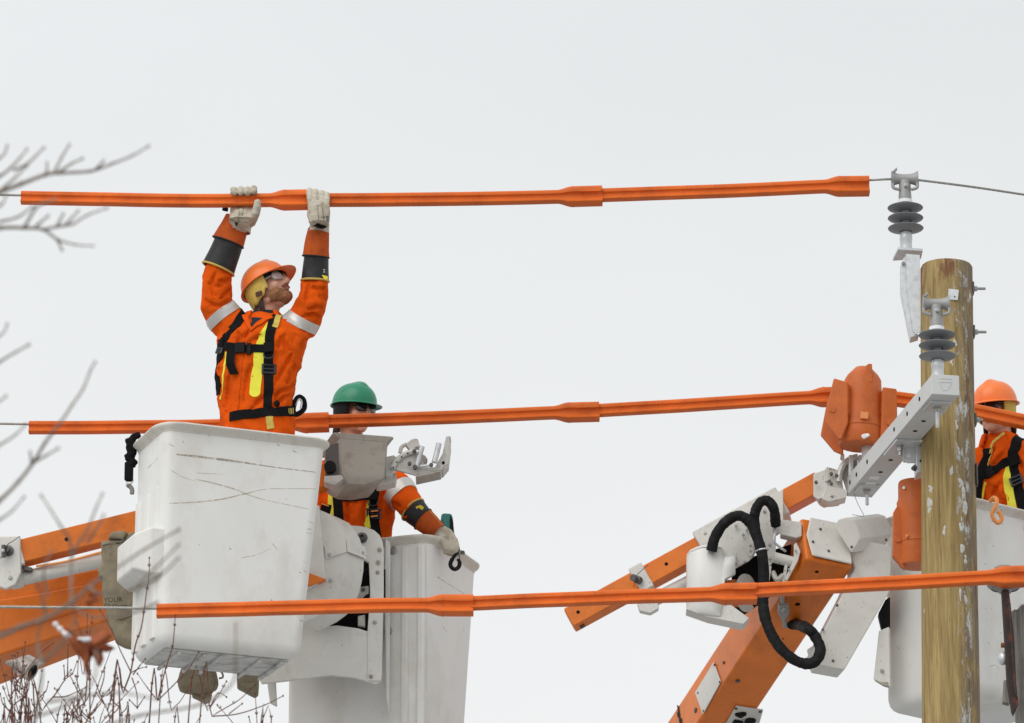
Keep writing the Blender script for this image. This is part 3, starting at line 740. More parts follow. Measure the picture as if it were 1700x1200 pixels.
MB().lathe(ic, (0, 0, 1), [(0.062, -0.018), (0.066, -0.006), (0.056, -0.004)], 24, False).build('inner_ring', 'silicone_grey', pin)
# ================================================================== BUCKETS
def rrect(o, u, v, x0, x1, y0, y1, r, z, n=6):
    """rounded rectangle ring in the bucket's own plan axes"""
    r = max(0.004, min(r, (x1 - x0) / 2 - 0.002, (y1 - y0) / 2 - 0.002)); out = []
    for cx, cy, a0 in ((x1 - r, y0 + r, -90), (x1 - r, y1 - r, 0), (x0 + r, y1 - r, 90), (x0 + r, y0 + r, 180)):
        for k in range(n + 1):
            a = rad(a0 + 90 * k / n)
            out.append(o + u * (cx + r * math.cos(a)) + v * (cy + r * math.sin(a)) + V((0, 0, z)))
    return out
class Bucket:
    def __init__(self, near, u, v, Lu, Lv, H, label, taper=(0, 0.1, 0, 0.05), r=0.075, lip=0.036, mat='white_shell', zlean=(0, 0)):
        self.u, self.v, self.H = u, v, H
        o = V(near); o.z -= H; self.o = o; self.Lu, self.Lv, self.taper, self.lip = Lu, Lv, taper, lip
        self.t = thing('aerial_bucket', o + u * Lu / 2 + v * Lv / 2, label, 'bucket', 'work buckets')
        def sec(z, inset=0.0, rr=r):
            f = 1 - z / H
            l, rt, fr, bk = [q * f for q in taper]
            off = u * (zlean[0] * f) + v * (zlean[1] * f)
            i = lip + inset
            return [p + off for p in rrect(o, u, v, l + i, Lu - rt - i, fr + i, Lv - bk - i, rr - inset, z)]
        self.sec = sec
        rings = [sec(0, 0.066), sec(0.004, 0.045), sec(0.016, 0.024), sec(0.036, 0.008), sec(0.066, 0.0)]
        rings += [sec(0.066 + (H - 0.106) * k / 8) for k in range(1, 9)]
        rings += [sec(H - 0.035), sec(H - 0.02, 0.012), sec(H - 0.02, 0.018), sec(0.06, 0.018), sec(0.05, 0.03)]
        m = MB().loft(rings)
        self.shell = m.build('shell', mat, self.t, angle=40)
        me = self.shell.data; org = self.t.location
        self.bvh = BVHTree.FromPolygons([q.co + org for q in me.vertices], [list(p.vertices) for p in me.polygons])
        rim = [sec(H - 0.036, -0.001), sec(H - 0.022, -0.010, r + 0.01), sec(H - 0.012, -0.028, r + 0.02), sec(H - 0.003, -0.036, r + 0.03), sec(H + 0.004, -0.034, r + 0.03), sec(H + 0.007, -0.02, r + 0.01), sec(H + 0.006, -0.004), sec(H - 0.002, 0.006), sec(H - 0.019, 0.011), sec(H - 0.03, 0.011), sec(H - 0.036, -0.001)]
        MB().loft(rim, False, False).build('rim', 'white_rim', self.t, angle=50)
    def at(self, fx, fy, z): return self.o + self.u * fx * self.Lu + self.v * fy * self.Lv + V((0, 0, z))

a1 = rad(21.5)
u1, v1 = V((math.cos(a1), math.sin(a1), 0)), V((-math.sin(a1), math.cos(a1), 0))
b1 = Bucket(P(266, 697, 26.0), u1, v1, 0.90, 0.53, 1.10, 'big scuffed white bucket in front with the worker reaching up', (-0.01, 0.115, 0.0, 0.03), 0.06)
# moulded ribs on the end face, foot-step box and underside slats
for fy in (0.26, 0.52, 0.78):
    m = MB(); e = -u1
    p0 = b1.at(0, fy, 0.05) + u1 * (b1.lip - 0.008); p1 = b1.at(0, fy, b1.H - 0.30) + u1 * (b1.lip + 0.000)
    m.loft([[p + v1 * s * 0.035 + e * d for s, d in ((-1, -0.004), (-0.7, 0.012), (0.7, 0.012), (1, -0.004))] for p in (p0, p0.lerp(p1, 0.5), p1)])
    m.build('side_rib', 'white_shell', b1.t, bevel=0.004)
m = MB()
zc0, zc1 = P(225, 985, 26.4).z - b1.o.z, P(225, 908, 26.4).z - b1.o.z
ring = lambda d, i: [b1.at(0, fy, z) + u1 * (b1.lip - d) for fy, z in ((0.10 + i, zc0 + i * 0.3), (0.78 - i, zc0 + i * 0.3), (0.78 - i, zc1 - i * 0.3), (0.10 + i, zc1 - i * 0.3))]
m.loft([ring(-0.05, 0), ring(0.05, 0), ring(0.125, 0.10)]); m.build('step_box', 'white_shell', b1.t, bevel=0.012, seg=3)
fl = b1.sec(0.0, 0.05)
m = MB(); m.loft([[p + V((0, 0, -0.001)) for p in b1.sec(0.0, 0.05)], [p + V((0, 0, -0.004)) for p in b1.sec(0.0, 0.062)]]); m.build('sole_plate', 'grime_floor', b1.t)
for fx in (0.17, 0.31, 0.40, 0.62, 0.74):
    p0 = b1.at(fx, 0, -0.012) + v1 * 0.10; p1 = b1.at(fx, 1, -0.012) - v1 * 0.10
    MB().beam(p0, p1, 0.016, 0.016).build('sole_rib', 'grime_floor', b1.t, bevel=0.004)
# scuffs and scratches on the front face
def scuff(bk, path, w, mat, wf=None):
    m = MB(); drape(m, bk.bvh, path, w, 0.0006, 0.0005, 8, wf); o = m.build('scuff_mark', mat, bk.t); return o
wf = lambda t: 0.35 + 0.65 * math.sin(math.pi * min(1, t * 1.3 + 0.1)) * (0.75 + 0.5 * noise.noise(V((t * 22, 0, 0))))
scuff(b1, [(292, 754), (340, 759), (400, 767), (460, 776), (524, 784)], 0.013, 'scuff', wf)
scuff(b1, [(324, 795), (355, 802), (390, 812), (420, 824), (460, 834), (512, 845)], 0.007, 'scuff_tan', wf)
scuff(b1, [(281, 836), (330, 833), (370, 828), (405, 820), (440, 812), (480, 811), (524, 812)], 0.007, 'scuff_tan', wf)
scuff(b1, [(283, 780), (300, 790), (325, 799)], 0.004, 'scuff_tan', wf)
scuff(b1, [(325, 785), (350, 786), (375, 788)], 0.003, 'scuff_tan', wf)
scuff(b1, [(400, 926), (425, 921), (450, 910)], 0.003, 'scuff_tan', wf)
scuff(b1, [(452, 902), (462, 914)], 0.003, 'scuff', wf)
scuff(b1, [(226, 795), (245, 778), (262, 760)], 0.004, 'scuff', wf)
for k in range(15):
    rnd = random.Random(k + 50); x = rnd.uniform(495, 522); y = rnd.uniform(820, 1040)
    scuff(b1, [(x, y), (x + rnd.uniform(5, 13), y + rnd.uniform(-2, 5))], rnd.uniform(0.002, 0.005), 'scuff' if k % 3 == 0 else 'scuff_tan', wf)
for (x, y, dx, dy, w) in ((428, 727, 8, 6, .012), (514, 733, 12, 8, .014), (517, 741, 14, 2, .010), (303, 732, 3, 5, .006), (410, 726, 3, 2, .005), (486, 748, 8, 4, .006), (460, 738, 5, 2, .005), (345, 722, 4, 2, .005), (281, 737, 8, 4, .006)):
    scuff(b1, [(x, y), (x + dx, y + dy)], w, 'scuff', wf)

a2 = rad(-21.0)
u2, v2 = V((math.cos(a2), math.sin(a2), 0)), V((-math.sin(a2), math.cos(a2), 0))
L2 = 0.86
n2 = P(722, 884, 27.35)
b2 = Bucket(n2 - u2 * L2, u2, v2, L2, 0.73, 1.12, 'white bucket behind with the green-helmeted worker leaning on its rim', (0.0, 0.055, 0.0, 0.05), 0.07)
m = MB()
for fx in (0.80, 0.90):
    p0, p1 = b2.at(fx, 0, 0.1) + v2 * (b2.lip - 0.004), b2.at(fx, 0, b2.H - 0.05) + v2 * (b2.lip - 0.002)
    MB().loft([[p + u2 * s * 0.022 - v2 * d for s, d in ((-1, -0.004), (-0.6, 0.014), (0.6, 0.014), (1, -0.004))] for p in (p0, p1)]).build('front_rib', 'white_shell', b2.t, bevel=0.004)
for (x, y) in ((653, 914), (645, 1048)):
    h = cast(b2.bvh, x, y)
    MB().lathe(h[0], h[1], [(0.022, -0.002), (0.022, 0.004), (0.015, 0.006), (0.012, 0.012), (0.006, 0.012)], 12).build('bolt', 'steel_bolt', b2.t)
wf2 = wf
scuff(b2, [(697, 943), (730, 960), (770, 985)], 0.005, 'scuff', wf)
scuff(b2, [(705, 962), (735, 978)], 0.004, 'scuff_tan', wf); scuff(b2, [(693, 1138), (700, 1143)], 0.004, 'scuff', wf); scuff(b2, [(735, 1040), (742, 1050)], 0.003, 'scuff_tan', wf)
# side fin running down beside the mount plate
poly, ex = slab([(637, 960), (640, 893), (648, 900), (646, 1190), (641, 1160)], 27.40, 0.05); MB().prism(poly, ex).build('edge_fin', 'white_shell', b2.t, bevel=0.006)

a3 = rad(40.0)
u3, v3 = V((math.cos(a3), math.sin(a3), 0)), V((-math.sin(a3), math.cos(a3), 0))
b3 = Bucket(P(1598, 821, 26.95), u3, v3, 0.80, 0.665, 0.985, 'white bucket at right, half hidden behind the wooden pole', (0.0, 0.05, 0.0, -0.01), 0.07)
scuff(b3, [(1641, 1108), (1652, 1104), (1660, 1112)], 0.003, 'scuff_tan', wf)
for (x, y, dx, dy) in ((1645, 865, 9, 2), (1660, 868, 6, 3), (1648, 905, 3, 3), (1635, 1010, 3, 2), (1660, 1050, 6, 4), (1640, 1065, 5, 8), (1490, 1075, 5, 3), (1635, 935, 2, 3)):
    scuff(b3, [(x, y), (x + dx, y + dy)], 0.004, 'scuff', wf)

# ================================================================== LEFT TRUCK: BOOM, JIB, TIP
YL = 27.35
lb = thing('truck_boom', P(-60, 1150, YL), 'orange and white truck boom coming in from the left behind the big bucket', 'boom', 'truck booms')
def px_loft(secs, name, mat, par, bevel=0.012):
    """box section measured at stations: (x, y top, y bottom, y of the far lower edge, Y, depth)"""
    rings = []
    for x, yt, yb, yu, Y, dp in secs:
        ft, fb = P(x, yt, Y), P(x, yb, Y); bb = P(x + 6, yu, Y + dp); rings.append([ft, fb, bb, ft + (bb - fb)])
    return MB().loft(rings).build(name, mat, par, bevel=bevel, seg=3)
px_loft([(-190, 1010, 1150, 1205, YL + 0.1, 0.34), (-60, 985, 1106, 1158, YL + 0.08, 0.34), (60, 962, 1068, 1112, YL + 0.05, 0.32), (190, 938, 1026, 1062, YL + 0.02, 0.30), (330, 920, 996, 1030, YL, 0.28), (500, 900, 975, 1000, YL, 0.26), (548, 893, 958, 968, YL - 0.02, 0.24)], 'boom_arm', 'boom_orange', lb)
px_loft([(-60, 1003, 1060, 1064, YL + 0.066, 0.02), (60, 985, 1035, 1038, YL + 0.036, 0.02), (150, 968, 1006, 1009, YL + 0.016, 0.02)], 'recess_panel', 'boom_orange', lb, 0.012)
# jib beam with collar, pin, cylinder
j0, j1 = P(-120, 958, 27.1), P(640, 768, 27.3)
jt = (j1 - j0).normalized()
MB().beam(j0, j1, 0.115, 0.118).build('jib_beam', 'boom_orange', lb, bevel=0.006)
jd = lambda x: j0.lerp(j1, (x + 120) / 760.0)
side = jt.cross(V((0, 0, 1))).normalized(); jn = side.cross(jt)
fr = side if side.y < 0 else -side
MB().lathe(jd(108) + fr * 0.058, fr, [(0.010, -0.004), (0.010, 0.0015)], 14).build('pin_hole', 'dark_inside', lb)
MB().beam(jd(-30), jd(34), 0.14, 0.145).build('jib_collar', 'white_metal', lb, bevel=0.008)
poly, ex = slab([(-20, 890), (34, 889), (35, 950), (26, 970), (10, 978), (-6, 972), (-20, 950)], 27.06, 0.03); MB().prism(poly, ex).build('collar_lug', 'white_metal', lb, bevel=0.008)
MB().lathe(P(13, 914, 27.055), (-0.25, -1, 0), [(0.028, -0.01), (0.028, 0.006), (0.016, 0.008), (0.016, 0.03)], 14).build('lock_pin', 'steel_dark', lb)
m = MB(); m.tube([P(6, 905, 27.02), P(6, 925, 27.02)], 0.011, 8); m.build('pin_handle', 'steel_dark', lb)
MB().ellipsoid(P(5, 914, 27.005), 0.009, 0.009, 0.009).build('pin_knob', 'galvanised', lb)
m = MB(); m.tube(catmull([P(33, 890, 27.03), P(22, 898, 27.02), P(12, 905, 27.02), P(2, 925, 27.03), P(-10, 930, 27.03)], 5), 0.002, 5); m.build('pin_cable', 'steel_dark', lb)
MB().bolt(P(17, 959, 27.06), (0, -1, 0), 0.010, 0.008, 10).build('bolt', 'steel_bolt', lb)
c0, c1 = P(20, 964, 27.16), P(240, 915, 27.2)
m = MB(); m.tube([c0, c0.lerp(c1, 0.5), c1], 0.036, 18); m.build('jib_cylinder', 'white_metal', lb)
m = MB(); m.lathe(c0, c1 - c0, [(0.040, -0.01), (0.046, 0.0), (0.046, 0.05), (0.038, 0.055)], 18); m.build('cylinder_end', 'white_metal', lb)
m = MB(); m.tube(catmull([P(60, 940, 27.12), P(110, 932, 27.12), P(170, 916, 27.12), P(220, 905, 27.14)], 6), 0.006, 8); m.build('hydraulic_line', 'hook_orange', lb)
poly, ex = slab([(36, 938), (54, 942), (52, 948), (40, 946)], 27.1, 0.06); MB().prism(poly, ex).build('wear_pad', 'steel_dark', lb, bevel=0.003)
# lamp-like fitting under the boom
Yf = 27.36
poly, ex = slab([(8, 1100), (28, 1092), (48, 1086), (75, 1100), (66, 1104), (30, 1112)], Yf, 0.02); MB().prism(poly, ex).build('fitting_plate', 'cast_alloy', lb, bevel=0.004)
MB().lathe(P(40, 1108, Yf - 0.02), V((0.85, -0.35, -0.5)), [(0.02, -0.05), (0.05, -0.03), (0.052, 0.05), (0.046, 0.055), (0.038, 0.055), (0.036, 0.02)], 18).build('fitting_housing', 'cast_alloy', lb)
MB().lathe(P(55, 1111, Yf - 0.04), V((0.85, -0.35, -0.5)), [(0.037, -0.005), (0.037, 0.001)], 18).build('fitting_mouth', 'dark_inside', lb)
m = MB(); m.tube(catmull([P(12, 1100, Yf - 0.02), P(24, 1098, Yf - 0.06), P(34, 1104, Yf - 0.06), P(32, 1118, Yf - 0.05), P(44, 1124, Yf - 0.05)], 5), 0.010, 8); m.build('fitting_bracket', 'cast_alloy', lb)

# boom tip: curved white cover beside the big bucket
yawc = rad(24)
def arc(cx, cy, r, a0, a1, n): return [(cx + r * math.cos(rad(a)), cy - r * math.sin(rad(a))) for a in [a0 + (a1 - a0) * k / n for k in range(n + 1)]]
outl = [(500, 1036), (470, 990), (470, 880), (520, 842), (534, 848), (550, 856), (560, 868), (568, 882), (573, 897), (575, 915), (574, 935), (571, 955), (566, 975), (558, 993), (546, 1009), (530, 1021)]
front, ex = slab(outl, 27.02, 0.12, rad(0))
off = V((0.085, 0.13, 0.0))
tipc = MB().loft([front, [p + off for p in front]]); tipc.build('tip_cover', 'white_metal', lb, bevel=0.003, angle=50)
bandpx = [(538, 905), (574, 895), (576, 916), (541, 928)]
poly, ex = slab(bandpx, 27.012, 0.008); MB().prism(poly, ex).build('cover_band', 'white_metal', lb, bevel=0.002)
p_a, p_b = P(574.5, 895, 27.012), P(576.5, 916, 27.012)
MB().loft([[p_a, p_b, p_b + V((0.006, 0, 0)), p_a + V((0.006, 0, 0))], [q + off * 1.03 for q in (p_a, p_b, p_b + V((0.006, 0, 0)), p_a + V((0.006, 0, 0)))]]).build('cover_band', 'white_metal', lb, bevel=0.002)
for x, y in ((547, 921), (549, 963)): MB().bolt(P(x, y, 27.012), (0, -1, 0), 0.009, 0.008, 10).build('bolt', 'steel_bolt', lb)
q = p_a.lerp(p_b, 0.6) + off * 0.85; MB().bolt(q, (0.8, -0.4, 0), 0.008, 0.01, 10).build('bolt', 'steel_bolt', lb)
poly, ex = slab([(500, 850), (530, 838), (541, 960), (500, 985)], 26.99, 0.03); MB().prism(poly, ex).build('tip_gusset', 'white_metal', lb, bevel=0.004)
poly, ex = slab([(505, 948), (541, 961), (515, 972), (500, 970)], 26.975, 0.05); MB().prism(poly, ex).build('boom_tip_end', 'boom_orange', lb, bevel=0.003)

# mount plate with its black opening, in front of the second bucket
ym = 27.22
mp = thing('bucket_mount', P(560, 1130, ym), 'white bolted mount plate joining the rear bucket to the boom tip', 'mount plate')
def holed(outer, hole, Y, th, name, mat, par):
    """plate with an opening: ring of quads between two outlines sampled alike"""
    def res(poly, n):
        pts = [V((x, y, 0)) for x, y in poly]; d = [0]
        for i in range(len(pts)): d.append(d[-1] + (pts[(i + 1) % len(pts)] - pts[i]).length)
        out = []
        for k in range(n):
            s = d[-1] * k / n
            for i in range(len(pts)):
                if d[i] <= s < d[i + 1]:
                    q = pts[i].lerp(pts[(i + 1) % len(pts)], (s - d[i]) / (d[i + 1] - d[i])); out.append((q.x, q.y)); break
        return out
    A, B = res(outer, 72), res(hole, 72)
    fa, ex = slab(A, Y, th, 0, (560, 900)); fb, _ = slab(B, Y, th, 0, (560, 900))
    m = MB(); m.loft([[p + ex for p in fa], fa, fb, [p + ex for p in fb], [p + ex for p in fa]], False, False); return m.build(name, mat, par, bevel=0.003)
outer = [(430, 870), (500, 872), (570, 872), (590, 872), (606, 874), (624, 881), (634, 892), (637, 910), (637, 980), (635, 1060), (634, 1125), (630, 1137), (618, 1134), (590, 1125), (550, 1121), (500, 1127), (430, 1135)]
hole = [(520, 925), (560, 925), (600, 930), (606, 930), (614, 936), (614, 990), (610, 1048), (596, 1043), (560, 1038), (530, 1040), (525, 1000), (522, 960)]
holed(outer, hole, ym, 0.02, 'plate', 'white_metal', mp)
poly, ex = slab([(612, 931), (637, 945), (637, 985), (635, 1060), (633, 1130), (611, 1130), (610, 1050), (615, 990)], ym - 0.006, 0.006); MB().prism(poly, ex).build('cover_strip', 'white_metal', mp, bevel=0.002)
poly, ex = slab([(440, 900), (632, 900), (630, 1090), (440, 1090)], ym + 0.16, 0.02); MB().prism(poly, ex).build('back_panel', 'dark_inside', mp)
poly, ex = slab([(592, 975), (612, 972), (612, 996), (596, 998), (586, 990)], ym + 0.06, 0.04); MB().prism(poly, ex).build('inner_bracket', 'white_metal', mp, bevel=0.004)
MB().bolt(P(603, 979, ym + 0.06), (0, -1, 0), 0.010, 0.01, 10).build('bolt', 'steel_dark', mp)
poly, ex = slab([(594, 1022), (606, 1020), (606, 1040), (594, 1038)], ym + 0.05, 0.03); MB().prism(poly, ex).build('inner_block', 'cast_alloy', mp, bevel=0.004)
m = MB(); m.tube(catmull([P(560, 1005, ym + 0.08), P(580, 992, ym + 0.05), P(600, 1000, ym + 0.05), P(614, 985, ym + 0.08)], 5), 0.014, 10); m.build('inner_hose', 'rubber_black', mp)
m = MB(); m.tube(catmull([P(575, 940, ym + 0.08), P(590, 952, ym + 0.05), P(610, 940, ym + 0.06)], 5), 0.016, 10); m.build('inner_hose', 'rubber_black', mp)
MB().lathe(P(601, 893, ym), (0, -1, 0), [(0.028, -0.01), (0.028, 0.004), (0.02, 0.005), (0.018, 0.028), (0.010, 0.03), (0.009, 0.012)], 18).build('pivot_pin', 'steel_dark', mp)
for x, y in ((630, 912), (628, 933), (627, 950), (622, 1033), (616, 1123)):
    MB().ellipsoid(P(x, y, ym - 0.008), 0.0105, 0.007, 0.0105).build('rivet', 'tray_grey', mp)
poly, ex = slab([(634, 945), (640, 945), (640, 1000), (635, 1005)], ym + 0.03, 0.02); MB().prism(poly, ex).build('gap_seal', 'rubber_black', mp)
poly, ex = slab([(443, 1130), (458, 1130), (460, 1172), (448, 1166)], ym + 0.1, 0.03); MB().prism(poly, ex).build('side_tab', 'white_metal', mp, bevel=0.006)

# ================================================================== GREY TOOL TRAY AND JIB HEAD BEHIND THE BIG BUCKET
Yt = 26.98
tr = thing('tool_tray', P(600, 825, Yt), 'small grimy grey tool tray hanging beside the big bucket rim', 'tool tray')
def ringp(xs, y, Y, z=None): return [P(x, yy, YY) for (x, yy, YY) in xs]
zt = P(600, 735, Yt).z
ztop = P(560, 724, Yt).z
top = [PZ(563, 724, ztop), PZ(645, 730, ztop)]
wdir = (top[1] - top[0]); wdir.z = 0; wl = wdir.length; wdir.normalize(); ddir = V((-wdir.y, wdir.x, 0))
o = top[0]
def trr(z, x0, x1, y1, ins=0.0): return rrect(o, wdir, ddir, x0 + ins, x1 - ins, 0 + ins, y1 - ins, 0.02, z, 3)
h1 = -(784 - 724) / scale_at(o) / math.cos(PITCH)
m = MB(); m.loft([trr(h1 - 0.05, 0.035, wl - 0.10, 0.30, 0.01), trr(h1 - 0.02, 0.015, wl - 0.03, 0.33), trr(h1, 0.006, wl - 0.012, 0.34), trr(-0.01, 0, wl, 0.36), trr(-0.01, 0, wl, 0.36, 0.012), trr(h1, 0.01, wl - 0.012, 0.34, 0.014)])
m.build('body', 'tray_grey', tr, angle=30)
m = MB(); m.loft([trr(-0.012, 0, wl, 0.36), trr(0.004, -0.02, wl + 0.02, 0.38), trr(0.014, -0.032, wl + 0.03, 0.39), trr(0.018, -0.03, wl + 0.028, 0.388), trr(0.01, 0.0, wl, 0.36, 0.008), trr(-0.012, 0, wl, 0.36, 0.01)], False, False); m.build('rim', 'tray_grey', tr, angle=50)
poly, ex = slab([(540, 740), (570, 732), (571, 795), (556, 800), (540, 800)], Yt + 0.02, 0.02); MB().prism(poly, ex).build('hanger_plate', 'steel_dark', tr, bevel=0.004)
poly, ex = slab([(538, 790), (566, 788), (571, 794), (556, 806), (538, 800)], Yt - 0.02, 0.1); MB().prism(poly, ex).build('hanger_foot', 'cast_alloy', tr, bevel=0.004)
MB().lathe(P(548, 775, Yt), (0, -1, 0), [(0.03, -0.02), (0.03, 0.01), (0.018, 0.012)], 16).build('hanger_knob', 'rubber_black', tr)

Yj = 27.22
jh = thing('jib_head', P(700, 795, Yj), 'grey cast jib head with rollers behind the green-helmeted worker\'s tray', 'jib head', 'jib heads')
poly, ex = slab([(640, 758), (654, 755), (662, 762), (652, 784), (650, 790), (640, 790)], Yj - 0.05, 0.10); MB().prism(poly, ex).build('socket', 'white_metal', jh, bevel=0.005)
poly, ex = slab([(624, 792), (650, 782), (659, 788), (656, 800), (630, 806), (624, 806)], Yj + 0.0, 0.1); MB().prism(poly, ex).build('socket_base', 'white_metal', jh, bevel=0.005)
fr_px = [(648, 778), (654, 766), (664, 755), (676, 750), (689, 748), (694, 752), (700, 762), (706, 775), (722, 775), (727, 766), (735, 752), (738, 735), (741, 724), (746, 724), (747, 732), (745, 745), (744, 760), (740, 778), (732, 780), (690, 789), (664, 782)]
poly, ex = slab(fr_px, Yj - 0.065, 0.016); MB().prism(poly, ex).build('side_plate', 'cast_alloy', jh, bevel=0.003)
poly, ex = slab([(x + 2, y + 0) for x, y in fr_px], Yj + 0.06, 0.016, 0, (650, 778)); MB().prism(poly, ex).build('side_plate', 'cast_alloy', jh, bevel=0.003)
b0, b1_, b2_, b3_ = P(690, 789, Yj - 0.065), P(732, 780, Yj - 0.065), P(742, 768, Yj - 0.065), P(746, 735, Yj - 0.065)
dv = V((0, 0.14, 0))
m = MB(); m.loft([[p, p + dv, p + dv + V((0, 0, -0.008)), p + V((0, 0, -0.008))] for p in (b0, b1_)]); m.build('bottom_web', 'cast_alloy', jh, bevel=0.002)
m = MB(); m.loft([[p, p + dv, p + dv + V((0.008, 0, 0)), p + V((0.008, 0, 0))] for p in (b1_, b2_, b3_)]); m.build('end_web', 'cast_alloy', jh, bevel=0.002)
m = MB(); m.tube(catmull([P(651, 777, Yj - 0.075), P(660, 763, Yj - 0.075), P(672, 754, Yj - 0.075), P(690, 748, Yj - 0.075)], 5), 0.014, 8); m.build('curved_flange', 'white_metal', jh)
for x, y in ((653, 776), (659, 767), (667, 758.5), (677, 752.5)): MB().lathe(P(x, y, Yj - 0.09), (0, -1, 0), [(0.004, -0.003), (0.004, 0.001)], 8).build('bolt_hole', 'dark_inside', jh)
for (xa, ya, xb, yb, r) in ((691, 775, 701, 741, 0.0135), (721, 768, 729, 736, 0.0145), (697, 774, 717, 772, 0.007)):
    m = MB(); m.tube([P(xa, ya, Yj - 0.09), P(xb, yb, Yj - 0.09)], r, 14); m.build('roller', 'galvanised', jh, bevel=0.002)
for x, y in ((680, 770), (689, 777), (716, 772), (688, 749), (689, 775)): MB().bolt(P(x, y, Yj - 0.1), (0, -1, 0), 0.010, 0.014, 8).build('bolt', 'steel_dark', jh)
MB().lathe(P(736, 768, Yj - 0.068), (0.3, -1, 0), [(0.008, -0.002), (0.008, 0.0015)], 10).build('bolt_hole', 'dark_inside', jh)
poly, ex = slab([(673, 737), (685, 728), (692, 741), (682, 748)], Yj - 0.04, 0.05); MB().prism(poly, ex).build('keeper', 'white_metal', jh, bevel=0.003)
poly, ex = slab([(684, 730), (690, 727), (694, 729), (697, 740), (692, 742)], Yj - 0.04, 0.06); MB().prism(poly, ex).build('keeper', 'white_metal', jh, bevel=0.003)
m = MB(); m.tube(catmull([P(664, 752, Yj - 0.02), P(667, 742, Yj - 0.02), P(676, 738, Yj - 0.02), P(684, 744, Yj - 0.02)], 5), 0.010, 8); m.build('guard_loop', 'white_metal', jh)
poly, ex = slab([(698, 752), (706, 756), (710, 762), (706, 774), (696, 774)], Yj - 0.02, 0.04); MB().prism(poly, ex).build('sheave_block', 'tray_grey', jh, bevel=0.004)

# ================================================================== RIGHT TRUCK
YR = 27.3
rb = thing('truck_boom', P(1180, 1250, YR + 0.9), 'thick orange truck boom with white end cover rising at lower right', 'boom', 'truck booms')
D3, U3, A3, W3 = trihedral((1338, 928), (1418, 943), (1332, 860), (1182, 1200), 27.05)
W3 = W3 * 2.6
MB().box(D3, U3, A3, W3).build('boom_arm', 'boom_orange', rb, bevel=0.018, seg=3)
un3, an3, wn3 = U3.normalized(), A3.normalized(), W3.normalized()
def on_under(a, b, w, lift=0.0): return D3 + un3 * a + wn3 * w - an3 * lift      # the face turned down to the viewer
def on_side(b, w, lift=0.0): return D3 + an3 * b + wn3 * w - un3 * lift          # the face turned left
m = MB(); cu, ca = U3.length, A3.length
e0 = D3 - wn3 * 0.008
capp = [(0.03, 0.018), (cu - 0.012, 0.008), (cu - 0.010, ca - 0.01), (0.045, ca - 0.004), (0.012, ca * 0.55)]
m.prism([e0 + un3 * x + an3 * y for x, y in capp], -wn3 * 0.012); m.build('end_panel', 'white_metal', rb, bevel=0.006)
for x, y in ((0.09, 0.19), (0.12, 0.06), (0.04, 0.1)): MB().bolt(e0 + un3 * x + an3 * y - wn3 * 0.012, -wn3, 0.007, 0.006, 8).build('bolt', 'steel_dark', rb)
# side access plate, bolts, printed numbers edge, lower dark plate
sp = [PP(x, y, D3 - un3 * 0.002, un3) for x, y in ((1186, 1099), (1198, 1132), (1168, 1186), (1155, 1150))]
MB().prism(sp, -un3 * 0.006).build('access_plate', 'white_metal', rb, bevel=0.004)
for x, y in ((1186, 1104), (1195, 1132), (1168, 1180), (1159, 1150)): MB().bolt(PP(x, y, D3 - un3 * 0.008, un3), -un3, 0.006, 0.004, 8).build('bolt', 'steel_dark', rb)
for x, y, r in ((1202, 1100, .009), (1155, 1179, .014), (1300, 1060, .004), (1225, 1130, .012)):
    f = PP(x, y, D3 - un3 * 0.001, un3) if x < 1210 else PP(x, y, D3 - an3 * 0.001, an3)
    MB().bolt(f, -un3 if x < 1210 else -an3, r, 0.006, 8).build('bolt', 'steel_dark', rb)
lp = [PP(x, y, D3 - an3 * 0.002, an3) for x, y in ((1222, 1170), (1267, 1177), (1256, 1215), (1196, 1215))]
MB().prism(lp, -an3 * 0.008).build('lower_plate', 'chipped_white', rb, bevel=0.003)
m = MB()
for x, y, r in ((1230, 1185, .03), (1245, 1195, .028), (1224, 1198, .03)): m.ellipsoid(PP(x, y, D3 - an3 * 0.006, an3), r, r, 0.02)
finish('grease', remesh(m, 0.006, 1, lambda p, n: 0.01 * noise.noise(p * 40)), 'rubber_black', rb)
for x, y in ((1222, 1176), (1262, 1181)): MB().bolt(PP(x, y, D3 - an3 * 0.01, an3), -an3, 0.008, 0.006, 8).build('bolt', 'steel_dark', rb)
ln_p = [PP(x, y, D3 - un3 * 0.0015, un3) for x, y in ((1124, 1170), (1127, 1172), (1131, 1200), (1128, 1200))]
MB().prism(ln_p, -un3 * 0.001).build('printed_line', 'print_black', rb)
for x, y in ((1126, 1187), (1131, 1198)): MB().prism([PP(x + a, y + b, D3 - un3 * 0.0015, un3) for a, b in ((-2, -4), (1, -6), (2, 2), (-1, 4))], -un3 * 0.001).build('printed_mark', 'print_black', rb)
for x, y, r in ((1356, 949, .010), (1324, 1003, .013)): MB().lathe(PP(x, y, D3, an3), -an3, [(r, -0.004), (r, 0.0012)], 12).build('bolt_hole', 'dark_inside', rb)
